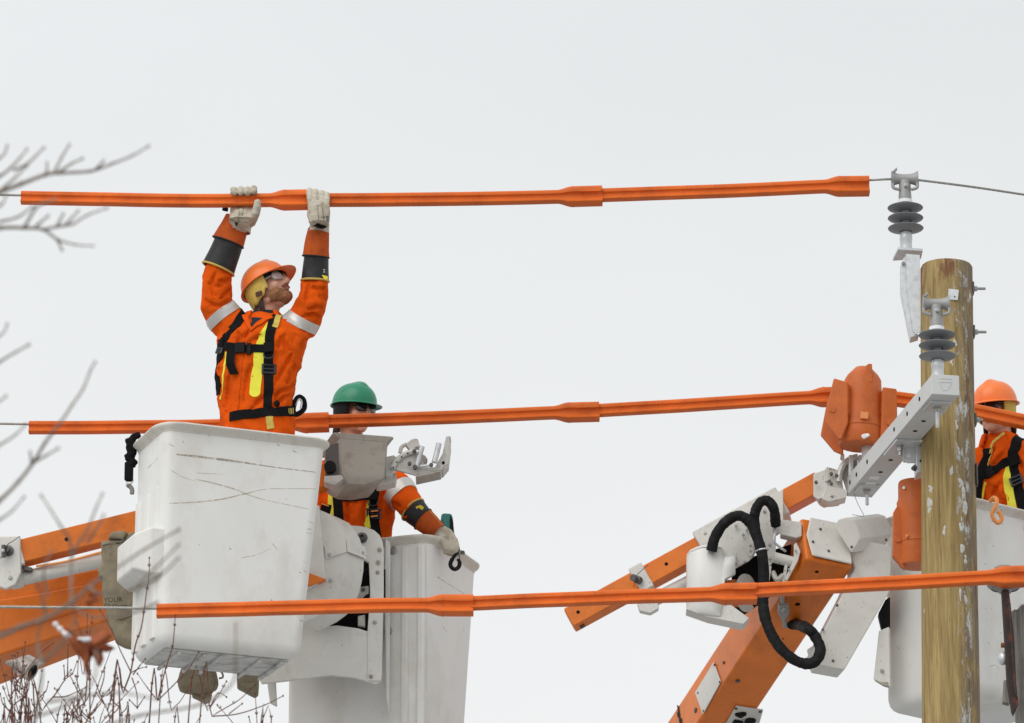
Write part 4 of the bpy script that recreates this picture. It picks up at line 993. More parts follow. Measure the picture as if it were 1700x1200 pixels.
# shackle fitting on the underside
q = PP(1300, 1010, D3, an3)
MB().prism([PP(x, y, D3 - an3 * 0.03, an3) for x, y in ((1292, 998), (1309, 1000), (1310, 1010), (1305, 1020), (1296, 1022), (1291, 1012))], -an3 * 0.03).build('shackle_block', 'cast_grey', rb, bevel=0.006)
MB().ellipsoid(PP(1301, 1012, D3 - an3 * 0.062, an3), 0.016, 0.016, 0.016).build('shackle_ball', 'steel_bolt', rb)
m = MB(); m.tube([PP(1301, 1018, D3 - an3 * 0.045, an3), PP(1303, 1040, D3 - an3 * 0.045, an3)], 0.011, 10); m.build('shackle_pin', 'cast_grey', rb)
m = MB(); m.tube([PP(1299, 1000, D3 - an3 * 0.045, an3), PP(1298, 975, D3 - an3 * 0.045, an3)], 0.010, 10); m.build('shackle_link', 'cast_grey', rb)
# angled stiffener beside the hoses
poly, ex = slab([(1322, 900), (1329, 915), (1325, 930), (1306, 965), (1303, 960), (1318, 928), (1318, 904)], 27.08, 0.03); MB().prism(poly, ex).build('stiffener', 'white_metal', rb, bevel=0.003)
for x, y in ((1321, 914), (1310, 945)): MB().bolt(P(x, y, 27.07), (0, -1, 0), 0.006, 0.006).build('bolt', 'steel_bolt', rb)

# white gusset cover to the right of the boom
gv = thing('boom_cover', P(1420, 1110, 27.25), 'white curved cover between the thick orange boom and the right bucket', 'cover')
yawg = rad(10)
gp = [(1394, 873), (1404, 864), (1418, 868), (1428, 895), (1480, 906), (1478, 980), (1402, 1112), (1358, 1104), (1350, 1080), (1398, 988), (1419, 943)]
poly, ex = slab(gp, 27.18, 0.16, yawg, (1420, 940)); MB().prism(poly, ex).build('side_panel', 'white_metal', gv, bevel=0.006)
capx = [(1384, 872), (1392, 862), (1404, 859), (1416, 863), (1423, 875), (1428, 894), (1413, 918)]
fa, ex = slab(capx, 27.10, 0.04, yawg, (1400, 880))
ex2 = P(1479, 900, 27.45) - P(1428, 894, 27.10)
MB().loft([fa, [p + V((ex2.x, ex2.y * 0.6, ex2.z)) for p in fa]]).build('curved_cap', 'white_metal', gv, bevel=0.005)
for x, y, Yq in ((1414, 908, 27.09), (1471, 896, 27.2), (1390, 1005, 27.14), (1366, 1045, 27.14), (1383, 1097, 27.16), (1352, 1088, 27.14)): MB().bolt(P(x, y, Yq), (0, -1, 0), 0.007, 0.006, 8).build('bolt', 'steel_dark', gv)
poly, ex = slab([(1340, 1078), (1352, 1070), (1362, 1096), (1345, 1096)], 27.2, 0.03); MB().prism(poly, ex).build('lower_tab', 'white_metal', gv, bevel=0.003)
# mount box at the left of the right bucket
mb3 = thing('bucket_mount', P(1462, 1140, 27.3), 'small white mount box at the lower left side of the right bucket', 'mount plate')
poly, ex = slab([(1459, 1047), (1476, 1040), (1478, 1140), (1465, 1136), (1450, 1127)], 27.25, 0.05, rad(-12)); MB().prism(poly, ex).build('box', 'white_metal', mb3, bevel=0.004)
poly, ex = slab([(1458, 1018), (1470, 995), (1478, 990), (1478, 1050), (1465, 1048)], 27.32, 0.06); MB().prism(poly, ex).build('rubber_boot', 'rubber_black', mb3, bevel=0.006)
MB().bolt(P(1464, 1113, 27.24), (0, -1, 0), 0.009, 0.008, 8).build('bolt', 'steel_bolt', mb3)
poly, ex = slab([(1452, 1128), (1464, 1132), (1474, 1132), (1474, 1139), (1465, 1137)], 27.247, 0.03, rad(-12)); MB().prism(poly, ex).build('lower_flange', 'tray_grey', mb3, bevel=0.002)

# jib on the right truck
r0, r1 = P(946, 1030, 27.42), P(1362, 803, 27.26)
rj = thing('truck_jib', r0, 'orange square jib beam with black hoses and winch at lower right', 'jib')
rt_ = (r1 - r0).normalized(); sd = rt_.cross(V((0, 0, 1))).normalized(); fr3 = sd if sd.y < 0 else -sd; nn3 = fr3.cross(rt_); nn3 = nn3 if nn3.z > 0 else -nn3
MB().beam(r0, r1, 0.118, 0.105).build('beam', 'boom_orange', rj, bevel=0.006)
rp = lambda x: r0.lerp(r1, (x - 946) / 416.0)
MB().beam(rp(947.5), rp(945.5), 0.10, 0.088).build('end_plug', 'boom_orange', rj, bevel=0.003)
for x in (962, 1108): MB().lathe(rp(x) + fr3 * 0.059, fr3, [(0.009, -0.004), (0.009, 0.0015)], 12).build('pin_hole', 'dark_inside', rj)
MB().lathe(rp(958) - nn3 * 0.052, -nn3, [(0.013, -0.002), (0.013, 0.012), (0.009, 0.014)], 12).build('end_bolt', 'steel_dark', rj)
MB().beam(rp(1056), rp(1077), 0.142, 0.14).build('collar', 'white_metal', rj, bevel=0.006)
poly, ex = slab([(1060, 985), (1075, 975), (1092, 995), (1094, 1010), (1080, 1018), (1062, 1014), (1058, 1000)], 27.30, 0.05); MB().prism(poly, ex).build('collar_lug', 'white_metal', rj, bevel=0.006)
MB().lathe(P(1058, 962, 27.28), (-0.5, -0.8, 0), [(0.02, -0.02), (0.02, 0.006), (0.012, 0.01), (0.012, 0.035), (0.018, 0.036), (0.018, 0.045)], 12).build('lock_pin', 'steel_dark', rj)
m = MB(); m.tube(catmull([P(1076, 938, 27.28), P(1064, 948, 27.27), P(1055, 958, 27.26), P(1052, 974, 27.28)], 5), 0.002, 5); m.build('pin_cable', 'steel_dark', rj)
m = MB(); m.tube([P(1070, 1004, 27.36), P(1140, 968, 27.36), P(1200, 935, 27.36)], 0.034, 16); m.build('jib_cylinder', 'white_metal', rj)
# carriage bracket wrapped round the beam
MB().beam(rp(1163), rp(1301), 0.165, 0.155).build('carriage', 'white_metal', rj, bevel=0.008)
poly, ex = slab([(1161, 884), (1192, 868), (1300, 812), (1300, 880), (1290, 888), (1240, 900), (1162, 910)], 27.2, 0.012, rad(-12), (1230, 860)); MB().prism(poly, ex).build('carriage_plate', 'white_metal', rj, bevel=0.003)
poly, ex = slab([(1297, 862), (1331, 866), (1331, 890), (1322, 893), (1296, 887)], 27.10, 0.08); MB().prism(poly, ex).build('carriage_arm', 'white_metal', rj, bevel=0.005)
disc = arc(1222, 902, 36, 215, -70, 18)
poly, ex = slab(disc + [(1220, 944), (1200, 930)], 27.14, 0.014, 0, (1222, 902)); MB().prism(poly, ex).build('round_plate', 'white_metal', rj, bevel=0.004)
poly, ex = slab([(1250, 850), (1268, 832), (1284, 838), (1288, 880), (1288, 925), (1280, 938), (1262, 940), (1252, 900)], 27.13, 0.014); MB().prism(poly, ex).build('hanger_plate', 'white_metal', rj, bevel=0.004)
for x, y in ((1269, 848), (1246, 907), (1246, 916), (1222, 873), (1234, 888), (1205, 930), (1237, 932), (1278, 904), (1278, 927), (1171, 886), (1240, 880)):
    MB().bolt(P(x, y, 27.125), (0, -1, 0), 0.0075, 0.008, 10).build('bolt', 'steel_bolt', rj)
poly, ex = slab([(1242, 902), (1250, 900), (1252, 918), (1246, 925), (1241, 920)], 27.118, 0.01); MB().prism(poly, ex).build('bolt_tab', 'white_metal', rj, bevel=0.003)
# dark machinery behind
poly, ex = slab([(1222, 932), (1320, 900), (1322, 930), (1300, 972), (1228, 1022), (1212, 1010)], 27.24, 0.06); MB().prism(poly, ex).build('machine_back', 'dark_inside', rj, bevel=0.01)
m = MB(); m.tube([P(1284, 925, 27.1), P(1316, 933, 27.12)], 0.027, 16); m.build('roller', 'white_metal', rj, bevel=0.003)
m = MB(); m.tube(catmull([P(1288, 880, 27.08), P(1285, 898, 27.07), P(1292, 906, 27.08), P(1304, 915, 27.12)], 5), 0.007, 8); m.build('hose_fitting', 'galvanised', rj)
m = MB(); m.lathe(P(1287, 874, 27.08), (-0.05, 0, -1), [(0.015, 0), (0.015, 0.02), (0.011, 0.022), (0.011, 0.03)], 10); m.build('hose_ferrule', 'galvanised', rj)
for xa, xb, ya in ((1277, 1281, 938), (1303, 1308, 935)):
    poly, ex = slab([(xa, ya), (xb, ya + 2), (xb - 4, ya + 30), (xb - 10, ya + 30)], 27.1, 0.02); MB().prism(poly, ex).build('fork_plate', 'chipped_white', rj, bevel=0.002)
m = MB(); m.tube(catmull([P(1283, 950, 27.12), P(1290, 962, 27.1), P(1300, 955, 27.11)], 5), 0.014, 10); m.build('fork_roller', 'cast_alloy', rj)
# winch
wi = thing('winch', P(1200, 1035, 27.15), 'white winch housing under the jib with an open side showing the drum', 'winch')
hs = [(1139, 27.20, 930, 1011), (1140, 27.12, 922, 1013), (1146, 27.075, 914, 1016), (1156, 27.05, 909, 1018), (1166, 27.04, 906, 1020), (1182, 27.04, 905, 1023), (1196, 27.045, 907, 1026), (1199, 27.05, 910, 1012), (1201, 27.045, 924, 1006), (1203, 27.03, 924, 965), (1221, 27.03, 922, 954)]
m = MB(); rows = []
for f_ in (0, .02, .08, .5, .9, .97, 1.0):
    rows.append([P(x, lerp(a, b, f_), Y + .02 * (smooth(1 - f_ * 12) + smooth((f_ - .92) * 12))) for x, Y, a, b in hs])
m.loft(rows, False, False, closed=False); m.build('housing', 'white_shell', wi, angle=60, solid=-0.008)
m = MB(); m.add([P(x, a + 1, Y + .01) for x, Y, a, b in hs] + [P(x, a - 1.5, Y + .16) for x, Y, a, b in hs], [[k, k + 1, k + 12, k + 11] for k in range(10)]); m.build('housing_top', 'white_shell', wi, solid=0.006)
poly, ex = slab([(1139, 1011), (1150, 1005), (1214, 1004), (1244, 1026), (1234, 1036), (1176, 1024)], 27.062, 0.12); MB().prism(poly, ex).build('lower_guard', 'white_metal', wi, bevel=0.003)
MB().lathe(P(1222, 985, 27.22), (0.75, -0.5, -0.1), [(0.06, -0.08), (0.06, 0.05), (0.095, 0.052), (0.095, 0.062), (0.03, 0.063)], 26).build('drum', 'chipped_white', wi)
MB().lathe(P(1222, 985, 27.22), (0.75, -0.5, -0.1), [(0.062, -0.06), (0.07, -0.05), (0.07, 0.045), (0.062, 0.05)], 24).build('drum_core', 'boom_orange', wi)
poly, ex = slab([(1206, 908), (1214, 915), (1216, 1005), (1240, 1010), (1244, 930), (1226, 925)], 27.26, 0.04); MB().prism(poly, ex).build('frame_back', 'dark_inside', wi)
MB().bolt(P(1219, 937, 27.05), (0.2, -1, 0), 0.010, 0.012).build('bolt', 'rust_bolt', wi)
# jib head at the right
Yk = 27.24
rh = thing('jib_head', P(1400, 830, Yk), 'chipped white jib head below the orange insulator hood', 'jib head', 'jib heads')
poly, ex = slab([(1350, 786), (1371, 779), (1372, 824), (1358, 829), (1350, 824)], Yk - 0.08, 0.16, rad(-14)); MB().prism(poly, ex).build('socket', 'chipped_white', rh, bevel=0.004)
poly, ex = slab([(1372, 774), (1396, 781), (1400, 808), (1404, 824), (1390, 826), (1371, 822)], Yk - 0.10, 0.17, rad(8)); MB().prism(poly, ex).build('pivot_block', 'chipped_white', rh, bevel=0.005)
poly, ex = slab([(1372, 805), (1404, 812), (1405, 826), (1376, 833), (1364, 828)], Yk - 0.12, 0.1); MB().prism(poly, ex).build('lower_lip', 'chipped_white', rh, bevel=0.004)
m = MB(); m.tube(catmull([P(1393, 800, Yk - 0.11), P(1394, 788, Yk - 0.11), P(1400, 772, Yk - 0.11), P(1412, 762, Yk - 0.11), P(1424, 758, Yk - 0.11)], 5), 0.017, 8); m.build('curved_flange', 'cast_alloy', rh)
poly, ex = slab([(1398, 790), (1406, 770), (1424, 760), (1424, 800), (1405, 812)], Yk - 0.09, 0.02); MB().prism(poly, ex).build('side_plate', 'tray_grey', rh, bevel=0.003)
for x in (1413, 1429):
    m = MB(); m.tube([P(x, 756, Yk - 0.12), P(x - 1, 790, Yk - 0.12)], 0.0125, 14); m.build('roller', 'galvanised', rh, bevel=0.002)
for x, y in ((1355, 801), (1380, 787), (1380, 803), (1389, 790)): MB().bolt(P(x, y, Yk - 0.115), (-0.1, -1, 0), 0.009, 0.014, 8).build('bolt', 'steel_dark', rh)
poly, ex = slab([(1396, 752), (1402, 754), (1402, 765), (1395, 760)], Yk, 0.03); MB().prism(poly, ex).build('top_tab', 'cast_alloy', rh, bevel=0.002)
poly, ex = slab([(1388, 820), (1398, 820), (1396, 770), (1390, 780)], Yk + 0.02, 0.05); MB().prism(poly, ex).build('inner_plate', 'steel_dark', rh, bevel=0.002)

# black sleeved hydraulic hoses
def hosepipe(pts, label, r, sleeve=True, tail=()):
    w = catmull([P(x, y, Y) for x, y, Y in pts] + list(tail), 14)
    rs = [r * (1 + (0.10 * noise.noise(V((i * 0.62, r * 90, 0))) + 0.07 * noise.noise(V((i * 0.17, r * 50, 3))) if sleeve else 0.02 * noise.noise(V((i * .3, 0, 0))))) for i in range(len(w))]
    m = MB(); m.tube(w, rs, 12)
    return tag(m.build('hydraulic_hose', 'rubber_black', angle=60), label, 'hose', 'black hydraulic hoses')
hosepipe([(1181, 915, 27.02), (1187, 892, 27.0), (1203, 868, 26.98), (1226, 856, 26.97), (1246, 868, 26.97), (1257, 892, 26.97), (1266, 925, 26.98), (1268, 962, 27.0), (1267, 1005, 27.0), (1275, 1040, 26.98), (1295, 1075, 26.97), (1324, 1098, 26.97), (1350, 1100, 26.98), (1362, 1080, 27.0), (1353, 1056, 27.03), (1340, 1043, 27.06)],
         'long black hose arching over the round plate and looping below the thick boom', 0.0275, True, (PP(1322, 1036, D3 - an3 * 0.02, an3), PP(1316, 1034, D3 + an3 * 0.08, an3)))
MB().lathe(PP(1320, 1036, D3, an3), -an3, [(0.042, -0.003), (0.042, 0.004), (0.034, 0.008), (0.030, 0.004)], 20).build('hose_grommet', 'rubber_black', rb)
hosepipe([(1262, 908, 27.03), (1254, 878, 27.02), (1253, 853, 27.0), (1262, 834, 26.99), (1275, 832, 26.99), (1285, 846, 27.0), (1288, 872, 27.06)],
         'short black hose making a tight upright loop above the winch', 0.026)
MB().lathe(P(1265, 914, 26.98), V((0.2, 0, -1)), [(0.033, -0.004), (0.035, 0.0), (0.033, 0.004)], 16, False).build('hose_clip', 'galvanised', rj)

# second insulator hood hung on the right bucket
Y2 = 26.62
h2 = P(1508, 938, Y2)
hd2 = thing('insulator_hood', h2, 'orange insulator hood hanging on the right bucket, partly behind the pole', 'insulator hood', 'orange insulator hoods')
zz = lambda y: P(1512, y, Y2).z - h2.z
cb = V((P(1521, 900, Y2).x, Y2, h2.z))
MB().lathe(cb, (0.02, 0, 1), [(0.085, zz(940)), (0.088, zz(938)), (0.086, zz(900)), (0.088, zz(860)), (0.098, zz(836)), (0.09, zz(829)), (0.09, zz(804)), (0.086, zz(801)), (0.08, zz(806))], 30).build('barrel', 'hood_orange', hd2, angle=40)
MB().lathe(cb, (0.02, 0, 1), [(0.0875, zz(903)), (0.0895, zz(901)), (0.0875, zz(899))], 30, False).build('seam_ring', 'hood_orange', hd2)
poly, ex = slab([(1483, 850), (1489, 840), (1496, 843), (1502, 935), (1503, 944), (1498, 940), (1482, 922)], Y2 - 0.04, 0.05); MB().prism(poly, ex).build('wing_plate', 'hood_orange', hd2, bevel=0.005)
MB().lathe(P(1491, 895, Y2 - 0.042), (0, -1, 0), [(0.0175, -0.003), (0.0175, 0.004)], 20).build('round_boss', 'hood_orange', hd2, bevel=0.002)
MB().lathe(P(1500.5, 809.5, Y2 - 0.075), (-0.5, -1, 0), [(0.007, -0.004), (0.007, 0.0015)], 12).build('eye_hole', 'snow', hd2)
MB().ellipsoid(P(1506, 890, Y2 - 0.08), 0.008, 0.006, 0.01).build('button', 'sticker', hd2)
# orange S hook over the bucket rim
Yq = 26.98
m = MB(); m.tube(catmull([P(1644, 832, Yq + 0.03), P(1650, 826, Yq), P(1655, 831, Yq - 0.02), P(1652, 842, Yq - 0.03), P(1647, 852, Yq - 0.03), P(1650, 862, Yq - 0.03), P(1657, 868, Yq - 0.03), P(1663, 862, Yq - 0.03), P(1660, 852, Yq - 0.03), P(1656, 849, Yq - 0.03)], 6), 0.0105, 10)
tag(m.build('rim_hook', 'hook_orange'), 'pale orange S-shaped hook over the rim of the right bucket', 'hook')

# ================================================================== CANVAS BAGS, LANYARD
gb = thing('glove_bag', P(195, 1068, 26.9), 'tall khaki canvas glove bag hanging left of the big bucket', 'bag', 'canvas bags')
def soft(outline, Y, dp, name, mat, par, amp=0.006):
    m = MB(); poly, ex = slab(outline, Y, dp); c = sum(poly, V((0, 0, 0))) / len(poly)
    sh = lambda k: [c + (p - c) * k for p in poly]
    m.loft([[p for p in sh(0.88)], [p + ex * 0.18 for p in sh(1.0)], [p + ex * 0.8 for p in sh(1.0)], [p + ex for p in sh(0.9)]])
    me = remesh(m, 0.007, 3, lambda p, n: amp * noise.noise(p * 12) + amp * 0.6 * noise.noise(p * 28))
    return finish(name, me, mat, par, angle=70)
Yg = 26.62
bag_o = soft([(167, 896), (185, 893), (225, 893), (240, 900), (240, 1060), (222, 1075), (205, 1070), (190, 1062), (184, 1040), (177, 1022), (172, 1000), (168, 960), (160, 945), (168, 930)], Yg, 0.10, 'pouch', 'canvas', gb)
soft([(178, 893), (184, 882), (208, 879), (212, 884), (204, 895)], Yg - 0.005, 0.05, 'flap', 'canvas', gb, 0.003)
soft([(205, 896), (212, 884), (226, 880), (230, 900), (215, 905)], Yg + 0.01, 0.05, 'flap', 'canvas', gb, 0.003)
poly, ex = slab([(172, 1000), (225, 990), (226, 996), (174, 1006)], Yg - 0.002, 0.004)
for x, y in ((195, 900), (167, 958), (204, 895)):
    MB().lathe(P(x, y, Yg - 0.002), (0, -1, 0), [(0.008, -0.008), (0.008, 0.003), (0.004, 0.004), (0.003, 0.001)], 12).build('snap', 'steel_dark', gb)
m = MB(); m.tube(catmull([P(183, 1028, Yg + 0.005), P(200, 1027, Yg - 0.003), P(222, 1021, Yg + 0.003)], 6), 0.003, 6); m.build('seam', 'canvas', gb)
m = MB(); m.tube(catmull([P(169, 905, Yg + 0.003), P(190, 900, Yg - 0.004), P(222, 897, Yg + 0.003)], 6), 0.003, 6); m.build('seam', 'canvas', gb)
bme = bag_o.data; bv = BVHTree.FromPolygons([q.co + gb.location for q in bme.vertices], [list(p.vertices) for p in bme.polygons])
def lettering(txt, x, y, size, ang, Y, name, par, mat, bvh=None, lift=0.0015):
    cu = bpy.data.curves.new('txt', 'FONT'); cu.body = txt; cu.size = 1.0; cu.resolution_u = 2
    o = bpy.data.objects.new('txt', cu); col.objects.link(o)
    dg = bpy.context.evaluated_depsgraph_get(); dg.update(); me = bpy.data.meshes.new_from_object(o.evaluated_get(dg))
    bpy.data.objects.remove(o)
    bm = bmesh.new(); bm.from_mesh(me); bmesh.ops.triangulate(bm, faces=bm.faces); bmesh.ops.subdivide_edges(bm, edges=bm.edges, cuts=1, use_grid_fill=True); bm.to_mesh(me); bm.free()
    ca, sa = math.cos(ang), math.sin(ang)
    for v in me.vertices:
        px = x + (v.co.x * ca + v.co.y * sa) * size; py = y - (v.co.y * ca - v.co.x * sa) * size
        h = cast(bvh, px, py) if bvh else None
        v.co = (h[0] - ray(px, py).normalized() * lift) if h else P(px, py, Y)
    return finish(name, me, mat, par, smooth_shade=False)
lettering('YOUR', 172, 1000, 11.5, rad(-3), Yg, 'printed_word', gb, 'canvas_print', bv)
lettering('GLOVES', 172, 1009, 11.0, rad(4), Yg, 'printed_word', gb, 'canvas_print', bv)

tb = thing('tool_pouch', P(330, 1165, 27.0), 'khaki canvas pouch hanging below the floor of the big bucket', 'bag', 'canvas bags')
soft([(300, 1105), (352, 1108), (357, 1130), (352, 1143), (330, 1150), (298, 1142), (293, 1130)], 26.85, 0.11, 'pouch', 'canvas', tb, 0.008)
soft([(343, 1108), (358, 1112), (363, 1130), (358, 1142), (346, 1146)], 26.87, 0.07, 'side_pocket', 'canvas', tb, 0.004)
soft([(317, 1145), (352, 1148), (349, 1163), (340, 1166), (318, 1156)], 26.9, 0.05, 'lower_tip', 'canvas', tb, 0.003)
m = MB(); m.tube(catmull([P(360, 1112, 26.88), P(368, 1116, 26.87), P(370, 1124, 26.87), P(364, 1126, 26.88)], 5), 0.005, 8); m.build('loop', 'canvas', tb)
tb2 = thing('tool_pouch', P(420, 1155, 27.0), 'canvas pouch corner showing under the right end of the big bucket floor', 'bag', 'canvas bags')
soft([(393, 1105), (430, 1112), (428, 1150), (422, 1155), (393, 1138)], 26.95, 0.08, 'pouch', 'canvas', tb2, 0.004)
soft([(394, 1134), (428, 1132), (427, 1153), (420, 1155)], 26.93, 0.04, 'flap', 'canvas', tb2, 0.003)

la = thing('lanyard', P(216, 820, 26.5), 'black shock-absorbing lanyard clipped under the left rim of the big bucket', 'lanyard')
m = MB(); rnd = random.Random(3)
for k in range(9):
    m.ellipsoid(P(219 + rnd.uniform(-4, 2), 732 + k * 5, 26.44), 0.026, 0.026, 0.016)
m.tube(catmull([P(232, 722, 26.42), P(222, 726, 26.43), P(216, 740, 26.44)], 4), 0.018, 10)
finish('gathered_webbing', remesh(m, 0.005, 1, lambda p, n: 0.005 * noise.noise(p * 60)), 'webbing_black', la, angle=70)
MB().cbox(P(214, 783, 26.44), V((0.042, 0, 0)), V((0, 0.04, 0)), V((0, 0, 0.095))).build('absorber_pack', 'webbing_black', la, bevel=0.008)
m = MB(); m.tube(catmull([P(208, 797, 26.44), P(211, 802, 26.43), P(218, 802, 26.43), P(221, 797, 26.44)], 4), 0.004, 8); m.build('ring', 'galvanised', la)
m = MB(); m.ellipsoid(P(214, 806, 26.44), 0.014, 0.012, 0.012); m.tube(catmull([P(213, 804, 26.44), P(219, 812, 26.44), P(219, 820, 26.44)], 4), 0.011, 8); m.build('snap_hook', 'old_wood', la)
# ================================================================== PEOPLE
def se_ring(c, sx, sy, a, b, n=28, ex=2.4):
    out = []
    for k in range(n):
        t = 2 * math.pi * k / n; ct, st_ = math.cos(t), math.sin(t)
        out.append(c + sx * (a * math.copysign(abs(ct) ** (2 / ex), ct)) + sy * (b * math.copysign(abs(st_) ** (2 / ex), st_)))
    return out
def frame(fwd, up):
    y = V(fwd).normalized(); x = y.cross(V(up)).normalized(); z = x.cross(y)
    return Matrix((x, y, z)).transposed()
def head_shapes(m, c, M, beardless=True):
    T = lambda p: c + M @ V(p)
    E_ = lambda p, r, n=14, k=10: m.ellipsoid(T(p), r[0], r[1], r[2], M, n, k)
    E_((0, -.015, .045), (.076, .096, .088)); E_((0, .022, -.015), (.064, .075, .085)); E_((0, .030, -.072), (.052, .056, .038)); E_((0, .068, -.092), (.024, .020, .020))
    m.tube([T((0, .088, .026)), T((0, .102, .0)), T((0, .118, -.026))], [.009, .012, .0145], 10)
    E_((0, .114, -.028), (.0145, .014, .012)); E_((.013, .100, -.031), (.010, .012, .009)); E_((-.013, .100, -.031), (.010, .012, .009))
    E_((0, .076, .032), (.052, .022, .011))
    for s_ in (-1, 1):
        E_((s_ * .038, .062, -.022), (.026, .026, .026)); E_((s_ * .078, -.012, -.008), (.011, .021, .034)); E_((s_ * .05, .0, -.06), (.022, .04, .03))
def helmet(root, c, M, mat, ridge_side=True, liner='liner_yellow', patch=True, rim_extra=0.012):
    T = lambda p: c + M @ V(p)
    ax_, ay_, hz, z0 = .108, .126, .112, .040
    m = MB(); rings = []; n = 48; rows = 16
    for i in range(rows + 1):
        ph = (math.pi / 2) * i / rows; ring = []
        for k in range(n):
            a = 2 * math.pi * k / n
            cr = max(math.cos(ph), 0.012) ** 0.82
            x, y = ax_ * cr * math.sin(a), ay_ * cr * math.cos(a) - .008
            z = z0 + hz * math.sin(ph) ** 0.95
            rd = smooth(1 - abs(x) / .030) * smooth((0.078 - y) / .012) * smooth((y + .115) / .05) * smooth((z - z0 - .03) / .05)
            z += .011 * rd; x *= 1 + .0 * rd
            ring.append(T((x, y, z)))
        rings.append(ring)
    def brim(e, dz):
        ring = []
        for k in range(n):
            a = 2 * math.pi * k / n; f = max(0.0, math.cos(a)) ** 1.3
            ex = rim_extra * e + (.050 * f) * e
            x, y = (ax_ + rim_extra * e + .008 * f * e) * math.sin(a), (ay_ + ex) * math.cos(a) - .008
            ring.append(T((x, y, z0 + dz - (.016 * f * e + .004 * e) + .006 * f * e * abs(math.sin(a)))))
        return ring
    allr = [brim(1.0, -.004), brim(1.0, 0.0), brim(.55, .002)] + rings
    m.loft(allr, False, True)
    hh = m.build('hard_hat', mat, root, angle=50, solid=0.004)
    # suspension band, sweat band edge inside
    m = MB(); m.loft([[T(((ax_ - .014) * math.sin(a), (ay_ - .016) * math.cos(a) - .008, z)) for a in [2 * math.pi * k / 32 for k in range(32)]] for z in (z0 - .014, z0 + .03)], False, False)
    sb = m.build('suspension_band', 'rubber_black', hh, solid=0.003)
    if liner:
        m = MB(); rr = []
        for i in range(8):
            z = .052 - .13 * i / 7; ring = []
            for k in range(27):
                a = rad(58 + 244 * k / 26)       # from one temple round the back to the other
                lo = 0.5 + 0.5 * math.cos(a - math.pi)
                zz_ = .052 - (.052 - z) * (0.62 + 0.45 * smooth(1 - abs(a - math.pi) / 1.9) + (0.18 if 75 < math.degrees(a) < 115 or 245 < math.degrees(a) < 285 else 0))
                w = 1.0 - .10 * (i / 7) ** 2
                ring.append(T((.100 * w * math.sin(a), (.116 * w) * math.cos(a) - .010, zz_)))
            rr.append(ring)
        m.loft(rr, False, False, closed=False)
        ln = m.build('winter_liner', liner, root, angle=60, solid=0.006)
        if patch:
            for s_ in (1, -1):
                m = MB(); m.cbox(T((s_ * .101, -.005, -.038)), M @ V((.004, 0, 0)), M @ V((0, .036, -.014)), M @ V((0, .008, .022))); m.build('liner_patch', 'rust_iron', ln, bevel=0.001)
    return hh
def glasses(root, c, M, dark):
    T = lambda p: c + M @ V(p)
    lens = 'lens_dark' if dark else 'lens_clear'
    gl = None
    for s_ in (-1, 1):
        m = MB(); rr = []
        for i in range(7):
            z = -.018 + .036 * i / 6; ring = []
            hw = .030 * math.sqrt(max(0.12, 1 - (z / .022) ** 2 * 0.8))
            for k in range(9):
                x = s_ * (.035 + hw * (-1 + 2 * k / 8)); y = .104 - 4.6 * x * x * 1.0
                ring.append(T((x, y, .010 + z)))
            rr.append(ring)
        m.loft(rr, False, False, closed=False)
        o = m.build('safety_lens', lens, root, solid=0.002)
        # frame and temple arm
        m = MB(); edge = [rr[0][k] for k in range(9)] + [rr[i][8] for i in range(1, 7)] + [rr[6][k] for k in range(7, -1, -1)] + [rr[i][0] for i in range(5, -1, -1)]
        m.tube(edge, 0.0022, 6); m.build('lens_frame', 'rubber_black' if dark else 'cast_grey', o)
        m = MB(); m.tube(catmull([T((s_ * .064, .085, .016)), T((s_ * .076, .05, .016)), T((s_ * .082, .0, .012)), T((s_ * .080, -.02, 0))], 4), [0.0035] * 13, 6); m.build('temple_arm', 'rubber_black' if dark else 'cast_grey', o)
